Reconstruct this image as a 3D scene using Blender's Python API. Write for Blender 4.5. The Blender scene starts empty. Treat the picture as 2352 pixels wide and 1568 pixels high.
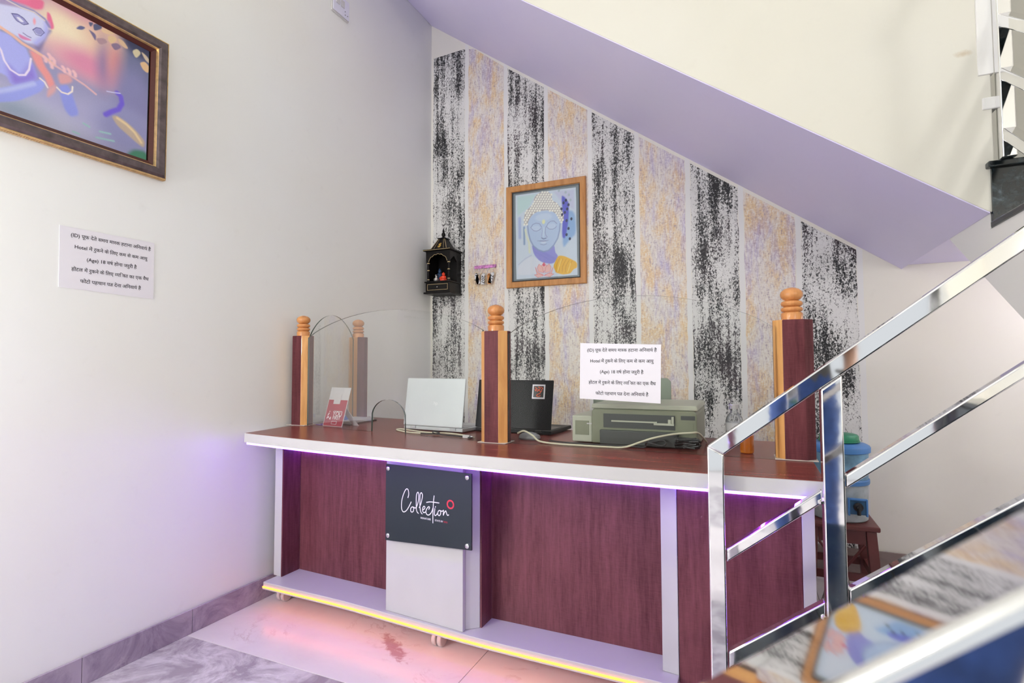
import bpy, bmesh, math, random
import numpy as np
from mathutils import Matrix, Vector
random.seed(7)
SC = bpy.context.scene
COL = SC.collection

# ------------------------------------------------------------------ camera
CAM = Vector((2.0983, -3.3, 1.0798))
yaw, pit, rol = 0.415654, 0.0442589, -0.0028687
fwd = Vector((-math.sin(yaw)*math.cos(pit), math.cos(yaw)*math.cos(pit), math.sin(pit)))
rgt = Vector((math.cos(yaw), math.sin(yaw), 0)); up = rgt.cross(fwd)
c_, s_ = math.cos(rol), math.sin(rol)
rgt, up = rgt*c_ + up*s_, up*c_ - rgt*s_
cd = bpy.data.cameras.new('camera'); cam = bpy.data.objects.new('camera', cd); COL.objects.link(cam)
m3 = Matrix((rgt, up, -fwd)).transposed()
cam.matrix_world = Matrix.Translation(CAM) @ m3.to_4x4()
cd.sensor_width = 36; cd.lens = 36*1233.24/2352; cd.clip_start = .01
cd.dof.use_dof = True; cd.dof.focus_distance = 2.2; cd.dof.aperture_fstop = 9.0
SC.camera = cam

# ------------------------------------------------------------------ world and exposure
w = bpy.data.worlds.new('world'); SC.world = w; w.use_nodes = True
bg = w.node_tree.nodes['Background']; bg.inputs[0].default_value = (.93, .97, 1, 1); bg.inputs[1].default_value = 0.85
SC.view_settings.view_transform = 'Standard'; SC.view_settings.look = 'None'
SC.view_settings.gamma = 1; SC.view_settings.use_curve_mapping = False
SC.view_settings.exposure = -0.1
FILL_PANEL_POWER = 1.8      # each unseen ceiling panel added to light the room
FILL_GLOBE_LEFT = 96.0      # unseen globes added on the left wall to lift the stair underside
FILL_GLOBE_ALCOVE = 13.0           # small unseen globe added under the landing to brighten the back wall
FILL_GLOBE_RIGHT = 84.0     # unseen globe added on the right wall to light the left one
SC.cycles.diffuse_bounces = 7; SC.cycles.max_bounces = 14; SC.cycles.transparent_max_bounces = 16

# ------------------------------------------------------------------ helpers
def srgb(*c):
    return tuple(((v/255)/12.92 if v/255 <= .04045 else ((v/255+.055)/1.055)**2.4) for v in c)

class MB:
    """collects geometry for one mesh"""
    def __init__(s): s.v = []; s.f = []; s.m = []
    def add(s, vs, fs, mi=0):
        o = len(s.v); s.v += [tuple(p) for p in vs]
        for f in fs: s.f.append(tuple(o+i for i in f)); s.m.append(mi)
        return s
    def box(s, x0, x1, y0, y1, z0, z1, mi=0):
        return s.add([(x0,y0,z0),(x1,y0,z0),(x1,y1,z0),(x0,y1,z0),(x0,y0,z1),(x1,y0,z1),(x1,y1,z1),(x0,y1,z1)],
                     [(3,2,1,0),(4,5,6,7),(0,1,5,4),(1,2,6,5),(2,3,7,6),(3,0,4,7)], mi)
    def prism(s, poly, a, b, axis='z', mi=0, side=None):
        """poly: 2D ring; extruded from a to b along axis. axis z: (x,y); y: (x,z); x: (y,z)"""
        side = mi if side is None else side
        P = {'z': lambda p, t: (p[0], p[1], t), 'y': lambda p, t: (p[0], t, p[1]), 'x': lambda p, t: (t, p[0], p[1])}[axis]
        n = len(poly)
        area = sum(poly[i-1][0]*poly[i][1]-poly[i][0]*poly[i-1][1] for i in range(n))
        if (area < 0) != (axis == 'y'): poly = poly[::-1]
        o = len(s.v); s.v += [P(p, a) for p in poly] + [P(p, b) for p in poly]
        s.f.append(tuple(o+i for i in range(n))[::-1]); s.m.append(mi)
        s.f.append(tuple(o+n+i for i in range(n))); s.m.append(mi)
        for i in range(n):
            j = (i+1) % n; s.f.append((o+i, o+j, o+n+j, o+n+i)); s.m.append(side)
        return s
    def tube(s, path, r, n=8, closed=False, mi=0, flat=None):
        path = [Vector(p) for p in path]; N = len(path); rings = []
        pu = None
        for i, p in enumerate(path):
            a = path[i-1] if (i > 0 or closed) else path[i]
            b = path[(i+1) % N] if (i < N-1 or closed) else path[i]
            d = (b-a).normalized() if (b-a).length > 1e-9 else Vector((0,0,1))
            if pu is None:
                pu = d.orthogonal().normalized()
            pu = (pu - d*pu.dot(d)); pu = pu.normalized() if pu.length > 1e-6 else d.orthogonal().normalized()
            q = d.cross(pu)
            rr = r[i] if isinstance(r, (list, tuple)) else r
            rings.append([p + pu*math.cos(2*math.pi*k/n)*rr + q*math.sin(2*math.pi*k/n)*rr for k in range(n)])
        o = len(s.v)
        for g in rings: s.v += [tuple(p) for p in g]
        for i in range(N if closed else N-1):
            j = (i+1) % N
            for k in range(n):
                l = (k+1) % n; s.f.append((o+i*n+k, o+i*n+l, o+j*n+l, o+j*n+k)); s.m.append(mi)
        if not closed:
            s.f.append(tuple(o+k for k in range(n))[::-1]); s.m.append(mi)
            s.f.append(tuple(o+(N-1)*n+k for k in range(n))); s.m.append(mi)
        return s
    def lathe(s, prof, c=(0,0,0), n=24, mi=0, sx=1, sy=1):
        """prof: (r,z) from bottom to top"""
        o = len(s.v); N = len(prof)
        for r, z in prof:
            for k in range(n):
                a = 2*math.pi*k/n; s.v.append((c[0]+r*math.cos(a)*sx, c[1]+r*math.sin(a)*sy, c[2]+z))
        for i in range(N-1):
            for k in range(n):
                l = (k+1) % n; s.f.append((o+i*n+k, o+i*n+l, o+(i+1)*n+l, o+(i+1)*n+k)); s.m.append(mi)
        s.f.append(tuple(o+k for k in range(n))[::-1]); s.m.append(mi)
        s.f.append(tuple(o+(N-1)*n+k for k in range(n))); s.m.append(mi)
        return s
    def xform(s, M, start=0):
        for i in range(start, len(s.v)): s.v[i] = tuple(M @ Vector(s.v[i]))
        return s
    def build(s, name, mat, parent=None, bev=0, seg=2, smooth=False):
        me = bpy.data.meshes.new(name); me.from_pydata(s.v, [], s.f)
        mats = mat if isinstance(mat, (list, tuple)) else [mat]
        for m in mats: me.materials.append(m)
        if len(mats) > 1: me.polygons.foreach_set('material_index', s.m)
        if smooth:
            me.polygons.foreach_set('use_smooth', [True]*len(me.polygons)); me.set_sharp_from_angle(angle=.6)
        me.update()
        o = bpy.data.objects.new(name, me); COL.objects.link(o)
        if parent is not None:
            o.parent = parent
            T = parent
            M = Matrix.Identity(4)
            while T is not None: M = T.matrix_basis @ M; T = T.parent
            if M != Matrix.Identity(4): me.transform(M.inverted())
        if bev:
            b = o.modifiers.new('bevel', 'BEVEL'); b.width = bev; b.segments = seg; b.limit_method = 'ANGLE'; b.angle_limit = .6
        return o

def thing(name, label, cat, loc=(0,0,0), group=None, kind=None):
    o = bpy.data.objects.new(name, None); COL.objects.link(o); o.location = loc; o.empty_display_size = .05
    tag(o, label, cat, group, kind); return o
def tag(o, label, cat, group=None, kind=None):
    o['label'] = label; o['category'] = cat
    if group: o['group'] = group
    if kind: o['kind'] = kind
    return o
def struct(o, label, cat): return tag(o, label, cat, None, 'structure')

# ------------------------------------------------------------------ materials
def newmat(name):
    m = bpy.data.materials.new(name); m.use_nodes = True
    return m, m.node_tree.nodes, m.node_tree.links, m.node_tree.nodes['Principled BSDF']
def mat(name, col, rough=.5, metal=0, spec=.5, var=0, vscale=8, bump=0, bscale=40, coat=0):
    m, N, L, P = newmat(name)
    P.inputs['Base Color'].default_value = (*col, 1); P.inputs['Roughness'].default_value = rough
    P.inputs['Metallic'].default_value = metal; P.inputs['Specular IOR Level'].default_value = spec
    P.inputs['Coat Weight'].default_value = coat
    tc = N.new('ShaderNodeTexCoord')
    if var:
        nz = N.new('ShaderNodeTexNoise'); nz.inputs['Scale'].default_value = vscale; nz.inputs['Detail'].default_value = 6
        L.new(tc.outputs['Object'], nz.inputs['Vector'])
        r = ramp(N, [(.3, tuple(c*(1-var) for c in col)), (.7, tuple(min(1, c*(1+var)) for c in col))])
        L.new(nz.outputs['Fac'], r.inputs[0]); L.new(r.outputs[0], P.inputs['Base Color'])
    if bump:
        nz = N.new('ShaderNodeTexNoise'); nz.inputs['Scale'].default_value = bscale; nz.inputs['Detail'].default_value = 5
        L.new(tc.outputs['Object'], nz.inputs['Vector'])
        b = N.new('ShaderNodeBump'); b.inputs['Strength'].default_value = bump; b.inputs['Distance'].default_value = .002
        L.new(nz.outputs['Fac'], b.inputs['Height']); L.new(b.outputs[0], P.inputs['Normal'])
    return m
def ramp(N, stops, mode='LINEAR'):
    r = N.new('ShaderNodeValToRGB'); e = r.color_ramp.elements; r.color_ramp.interpolation = mode
    while len(e) < len(stops): e.new(.5)
    for i, (p, c) in enumerate(stops):
        e[i].position = p; e[i].color = (*c, 1) if len(c) == 3 else c
    return r
def noise(N, L, vec, scale, detail=4, rough=.5, dist=0):
    n = N.new('ShaderNodeTexNoise'); n.inputs['Scale'].default_value = scale; n.inputs['Detail'].default_value = detail
    n.inputs['Roughness'].default_value = rough; n.inputs['Distortion'].default_value = dist
    L.new(vec, n.inputs['Vector']); return n.outputs['Fac']
def mapping(N, L, scale=(1,1,1), loc=(0,0,0), rot=(0,0,0)):
    tc = N.new('ShaderNodeTexCoord'); mp = N.new('ShaderNodeMapping')
    mp.inputs['Scale'].default_value = scale; mp.inputs['Location'].default_value = loc; mp.inputs['Rotation'].default_value = rot
    L.new(tc.outputs['Object'], mp.inputs['Vector']); return mp.outputs[0]
def mixc(N, L, fac, a, b, mode='MIX'):
    x = N.new('ShaderNodeMix'); x.data_type = 'RGBA'; x.blend_type = mode
    for i, v in ((0, fac), (6, a), (7, b)):
        if isinstance(v, (int, float)): x.inputs[i].default_value = v
        elif isinstance(v, tuple): x.inputs[i].default_value = (*v, 1) if len(v) == 3 else v
        else: L.new(v, x.inputs[i])
    return x.outputs[2]
def math_(N, L, op, a, b=0., c=None):
    x = N.new('ShaderNodeMath'); x.operation = op
    for i, v in enumerate((a, b, c)):
        if v is None: continue
        if isinstance(v, (int, float)): x.inputs[i].default_value = v
        else: L.new(v, x.inputs[i])
    return x.outputs[0]
def bumpn(N, L, P, h, strength=.2, dist=.002):
    b = N.new('ShaderNodeBump'); b.inputs['Strength'].default_value = strength; b.inputs['Distance'].default_value = dist
    L.new(h, b.inputs['Height']); L.new(b.outputs[0], P.inputs['Normal'])
def emis(name, col, strength):
    m, N, L, P = newmat(name); P.inputs['Base Color'].default_value = (*col, 1)
    P.inputs['Emission Color'].default_value = (*col, 1); P.inputs['Emission Strength'].default_value = strength; return m

def plaster(name, col, col2, stain=0):
    m, N, L, P = newmat(name); v = mapping(N, L)
    n1 = noise(N, L, v, .9, 3); n2 = noise(N, L, v, 14, 6, .6)
    c = mixc(N, L, ramp_out(N, L, n1, .35, .65), col, col2)
    c = mixc(N, L, math_(N, L, 'MULTIPLY', ramp_out(N, L, n2, .62, .85), .12), c, (.45, .42, .36))
    L.new(c, P.inputs['Base Color']); P.inputs['Roughness'].default_value = .42; P.inputs['Specular IOR Level'].default_value = .35
    bumpn(N, L, P, noise(N, L, v, 60, 5), .06, .002); return m
def add_stain(m, x, y, z, rx, rz, colr):
    N, L = m.node_tree.nodes, m.node_tree.links; P = N['Principled BSDF']; src = P.inputs['Base Color'].links[0].from_socket
    tc = N.new('ShaderNodeTexCoord'); mp = N.new('ShaderNodeMapping'); mp.vector_type = 'TEXTURE'
    mp.inputs['Location'].default_value = (x, y, z); mp.inputs['Scale'].default_value = (rx, 1., rz); L.new(tc.outputs['Object'], mp.inputs['Vector'])
    ln = N.new('ShaderNodeVectorMath'); ln.operation = 'LENGTH'; L.new(mp.outputs[0], ln.inputs[0])
    d = math_(N, L, 'ADD', ln.outputs['Value'], math_(N, L, 'MULTIPLY', math_(N, L, 'SUBTRACT', noise(N, L, tc.outputs['Object'], 45, 5, .6), .5), 1.6))
    k = math_(N, L, 'SUBTRACT', 1., ramp_out(N, L, d, .2, 1.))
    L.new(mixc(N, L, math_(N, L, 'MULTIPLY', k, .45), src, colr), P.inputs['Base Color'])
def ramp_out(N, L, src, a, b):
    r = N.new('ShaderNodeMapRange'); r.inputs[1].default_value = a; r.inputs[2].default_value = b
    L.new(src, r.inputs[0]); return r.outputs[0]
def marble(name, base, vein, dark, amount, blotch=None, hi=.68):
    m, N, L, P = newmat(name); v = mapping(N, L)
    big = noise(N, L, v, 2.2 if hi > .61 else 5.5, 9, .68, .9)
    # thin veins: band around .5 of a distorted noise
    a = noise(N, L, v, 3.1, 8, .62, 1.2)
    band = math_(N, L, 'ABSOLUTE', math_(N, L, 'SUBTRACT', a, .5))
    thin = math_(N, L, 'SUBTRACT', 1., ramp_out(N, L, band, .0, .022))
    patch = ramp_out(N, L, noise(N, L, v, 4.5, 5, .6, .4), .52, .70)
    c = mixc(N, L, math_(N, L, 'MULTIPLY', ramp_out(N, L, big, .42, hi), amount), base, vein)
    c = mixc(N, L, math_(N, L, 'MULTIPLY', math_(N, L, 'MULTIPLY', thin, patch), .55), c, dark)
    if blotch:
        (bx, by, ang, rx, ry, bc) = blotch
        v2 = mapping(N, L, (1/rx, 1/ry, 1)); 
        tc = N.new('ShaderNodeTexCoord'); mp = N.new('ShaderNodeMapping'); mp.vector_type = 'TEXTURE'
        mp.inputs['Location'].default_value = (bx, by, 0); mp.inputs['Rotation'].default_value = (0, 0, ang); mp.inputs['Scale'].default_value = (rx, ry, 1)
        L.new(tc.outputs['Object'], mp.inputs['Vector'])
        ln = N.new('ShaderNodeVectorMath'); ln.operation = 'LENGTH'
        sp = N.new('ShaderNodeSeparateXYZ'); L.new(mp.outputs[0], sp.inputs[0]); cb = N.new('ShaderNodeCombineXYZ')
        L.new(sp.outputs[0], cb.inputs[0]); L.new(sp.outputs[1], cb.inputs[1]); L.new(cb.outputs[0], ln.inputs[0])
        d = math_(N, L, 'ADD', ln.outputs['Value'], math_(N, L, 'MULTIPLY', math_(N, L, 'SUBTRACT', noise(N, L, v, 30, 6, .65, .8), .5), 2.4))
        k = math_(N, L, 'SUBTRACT', 1., ramp_out(N, L, d, .55, .95))
        c = mixc(N, L, math_(N, L, 'MULTIPLY', k, .7), c, bc)
    L.new(c, P.inputs['Base Color']); P.inputs['Roughness'].default_value = .24; P.inputs['Specular IOR Level'].default_value = .5
    return m
def laminate(name, dark, light, axis='z', rough=.38):
    m, N, L, P = newmat(name)
    sc = {'z': (70, 70, 6), 'x': (6, 70, 70)}[axis]
    v = mapping(N, L, sc); g = noise(N, L, v, 1.0, 7, .62)
    v2 = mapping(N, L, tuple(s*.13 for s in sc)); g2 = noise(N, L, v2, 1.2, 5, .5, .8)
    fine = noise(N, L, mapping(N, L, tuple(s*5 for s in sc)), 1.0, 2)
    cross = noise(N, L, mapping(N, L, tuple({70: 40, 6: 420}[s] for s in sc)), 1.0, 2)
    t = math_(N, L, 'ADD', math_(N, L, 'MULTIPLY', g, .45), math_(N, L, 'MULTIPLY', g2, .30))
    t = math_(N, L, 'ADD', t, math_(N, L, 'MULTIPLY', fine, .15)); t = math_(N, L, 'ADD', t, math_(N, L, 'MULTIPLY', cross, .15))
    r = ramp(N, [(.36, dark), (.68, light)]); L.new(t, r.inputs[0])
    spots = ramp_out(N, L, noise(N, L, mapping(N, L, (1,1,.5)), 55, 3, .6), .76, .80)
    c = mixc(N, L, math_(N, L, 'MULTIPLY', spots, .35), r.outputs[0], (.42, .30, .24))
    L.new(c, P.inputs['Base Color']); P.inputs['Roughness'].default_value = rough
    bumpn(N, L, P, cross, .10, .001); P.inputs['Specular IOR Level'].default_value = .32; return m
def wood(name, a, b, rough=.4):
    m, N, L, P = newmat(name)
    v = mapping(N, L, (40, 40, 4)); g = noise(N, L, v, 1, 6, .6, .5); k = noise(N, L, mapping(N, L, (9, 9, 5)), 1, 2)
    r = ramp(N, [(.3, b), (.62, a)]); L.new(g, r.inputs[0])
    c = mixc(N, L, math_(N, L, 'MULTIPLY', ramp_out(N, L, k, .70, .80), .6), r.outputs[0], tuple(x*.35 for x in b))
    L.new(c, P.inputs['Base Color']); P.inputs['Roughness'].default_value = rough; P.inputs['Coat Weight'].default_value = .25
    return m
def granite(name):
    m, N, L, P = newmat(name); v = mapping(N, L)
    a = noise(N, L, v, 26, 7, .7, .6); b = noise(N, L, v, 7, 4, .6)
    r = ramp(N, [(.44, (.003,.005,.006)), (.56, (.012,.022,.027)), (.66, (.07,.10,.12)), (.78, (.40,.43,.45))])
    L.new(math_(N, L, 'ADD', math_(N, L, 'MULTIPLY', a, .7), math_(N, L, 'MULTIPLY', b, .3)), r.inputs[0])
    L.new(r.outputs[0], P.inputs['Base Color']); P.inputs['Roughness'].default_value = .16; return m
def stripe_black():
    m, N, L, P = newmat('sponged_black_paint')
    v = mapping(N, L)
    fine = noise(N, L, mapping(N, L, (115, 115, 74)), 1, 5, .72, .9)          # dabs of the sponge roller
    runs = noise(N, L, mapping(N, L, (24, 24, 1.6)), 1, 5, .6)             # long vertical runs
    big = noise(N, L, mapping(N, L, (6, 6, 3.2)), 1, 3, .5)
    t = math_(N, L, 'ADD', math_(N, L, 'MULTIPLY', fine, .62), math_(N, L, 'MULTIPLY', runs, .36))
    t = math_(N, L, 'ADD', t, math_(N, L, 'MULTIPLY', big, .30))
    k = ramp_out(N, L, t, .622, .672)
    base = mixc(N, L, ramp_out(N, L, noise(N, L, v, 5, 4), .4, .7), (.80, .80, .78), (.70, .70, .68))
    ink = mixc(N, L, ramp_out(N, L, noise(N, L, v, 2.1, 3), .52, .66), (.010, .010, .012), (.055, .035, .045))
    L.new(mixc(N, L, k, base, ink), P.inputs['Base Color']); P.inputs['Roughness'].default_value = .5
    bumpn(N, L, P, fine, .25, .002); return m
def stripe_gold():
    m, N, L, P = newmat('sponged_gold_and_lilac_paint')
    fib = noise(N, L, mapping(N, L, (110, 110, 26)), 1, 5, .65, .6)
    fib2 = noise(N, L, mapping(N, L, (70, 70, 120)), 1, 4, .6, .6)
    blot = noise(N, L, mapping(N, L, (9, 9, 4.5), (3, 0, 1)), 1, 5, .55, .5)
    blot2 = noise(N, L, mapping(N, L, (14, 14, 3.2), (7, 0, 5)), 1, 5, .6, .4)
    pale = (.78, .72, .65); lil = (.46, .40, .66); gold = (.80, .58, .29)
    c = mixc(N, L, math_(N, L, 'MULTIPLY', ramp_out(N, L, blot, .44, .60), .85), pale, gold)
    c = mixc(N, L, math_(N, L, 'MULTIPLY', ramp_out(N, L, blot2, .48, .70), .80), c, lil)
    t = math_(N, L, 'ADD', math_(N, L, 'MULTIPLY', fib, .6), math_(N, L, 'MULTIPLY', fib2, .4))
    c = mixc(N, L, math_(N, L, 'MULTIPLY', ramp_out(N, L, t, .50, .58), .70), c, (.88, .86, .83))
    c = mixc(N, L, math_(N, L, 'MULTIPLY', math_(N, L, 'SUBTRACT', 1., ramp_out(N, L, t, .38, .47)), .75), c, (.36, .27, .36))
    L.new(c, P.inputs['Base Color']); P.inputs['Roughness'].default_value = .45
    bumpn(N, L, P, t, .25, .002); return m
def glass(name, tint, refl=1.0):
    m, N, L, P = newmat(name)
    tr = N.new('ShaderNodeBsdfTransparent'); tr.inputs[0].default_value = (*tint, 1)
    gl = N.new('ShaderNodeBsdfGlossy'); gl.inputs['Roughness'].default_value = .0
    fr = N.new('ShaderNodeFresnel'); fr.inputs['IOR'].default_value = 1.45
    mx = N.new('ShaderNodeMixShader'); L.new(math_(N, L, 'MULTIPLY', fr.outputs[0], refl), mx.inputs[0])
    L.new(tr.outputs[0], mx.inputs[1]); L.new(gl.outputs[0], mx.inputs[2])
    L.new(mx.outputs[0], N['Material Output'].inputs[0]); return m
def steel(name):
    m, N, L, P = newmat(name)
    P.inputs['Base Color'].default_value = (.92, .92, .93, 1); P.inputs['Metallic'].default_value = 1
    v = mapping(N, L, (14, 14, 14)); P.inputs['Roughness'].default_value = .045
    bumpn(N, L, P, noise(N, L, v, 1., 2, .4, .5), .035, .004); return m
def attr_mat(name, rough=.5):
    m, N, L, P = newmat(name); a = N.new('ShaderNodeAttribute'); a.attribute_name = 'paint'
    L.new(a.outputs['Color'], P.inputs['Base Color']); P.inputs['Roughness'].default_value = rough; return m

CREAM = (.80, .78, .66); CREAM2 = (.84, .83, .75)
M = {}
M['wall'] = plaster('cream_wall_paint', (.84, .815, .725), (.86, .85, .79))
M['wall_cool'] = plaster('cool_white_wall_paint', (.84, .845, .81), (.85, .875, .875))
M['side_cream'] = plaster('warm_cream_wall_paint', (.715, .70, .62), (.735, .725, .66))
add_stain(M['side_cream'], 2.767-2.05, -1.11+1.86, 2.105, .03, .012, (.42, .28, .12))
M['lilac'] = plaster('violet_light_tinted_plaster', (.72, .67, .97), (.76, .72, .97))  # violet cast of the LED light put into the plaster colour
M['white_paint'] = plaster('white_wall_paint', (.82, .82, .80), (.84, .84, .83))
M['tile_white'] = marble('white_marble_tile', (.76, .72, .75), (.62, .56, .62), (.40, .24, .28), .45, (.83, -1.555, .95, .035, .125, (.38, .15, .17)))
M['tile_grey'] = marble('grey_marble_tile', (.62, .59, .64), (.33, .29, .34), (.84, .82, .85), 1.0, None, .60)
M['skirt_stone'] = marble('mauve_grey_marble', (.40, .34, .43), (.25, .20, .28), (.72, .64, .68), 1.0, None, .59)
M['grout'] = mat('grout', (.30, .27, .27), .9)
M['lam'] = laminate('dark_red_brown_laminate', (.075, .016, .022), (.215, .070, .085))
M['lam_post'] = laminate('dark_post_laminate', (.060, .014, .018), (.170, .050, .060), 'z', .5); M['lam_post'].node_tree.nodes['Principled BSDF'].inputs['Specular IOR Level'].default_value = .12
M['lamtop'] = laminate('dark_red_brown_top_laminate', (.115, .018, .016), (.270, .070, .060), 'x', .26)
M['white_lam'] = mat('white_gloss_laminate', (.57, .56, .57), .3, var=.02)
M['lamtop'].node_tree.nodes['Principled BSDF'].inputs['Specular IOR Level'].default_value = .2
M['pine'] = wood('varnished_pine', (.72, .38, .13), (.55, .24, .07))
M['pine_ball'] = wood('turned_pine', (.66, .30, .10), (.46, .17, .05), .35)
M['oak'] = wood('honey_oak_frame', (.58, .27, .08), (.42, .17, .04), .4)
M['granite'] = granite('black_granite')
M['sblack'] = stripe_black(); M['sgold'] = stripe_gold()
M['glass'] = glass('clear_glass_pane', (.985, .993, .987), .26)
M['glass_edge'] = mat('green_glass_edge', (.05, .09, .075), .15)
M['picglass'] = glass('picture_glass', (.97, .98, .98), .8)
M['steel'] = steel('polished_stainless_steel')
M['chrome'] = mat('chrome', (.75, .75, .77), .12, 1)
M['black_pl'] = mat('black_plastic', (.012, .012, .014), .35)
M['black_wood'] = mat('black_lacquered_wood', (.005, .004, .004), .4, spec=.25, var=.3)
M['goldline'] = mat('gold_line_paint', (.52, .40, .20), .45)
M['paper'] = mat('white_paper', (.80, .79, .86), .7)
M['ink'] = mat('black_ink', (.012, .012, .02), .6)
M['violet_led'] = emis('violet_led_strip', (.26, .07, 1.0), 25)
M['violet_fill_led'] = emis('violet_fill_row', (.25, .08, 1.0), 36)  # hidden second row, added to make the panel tops glow
M['orange_led'] = emis('orange_led_strip', (1.0, .22, .03), 5)
M['orange_led_under'] = emis('orange_led_row', (1.0, .13, .012), 8)
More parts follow.
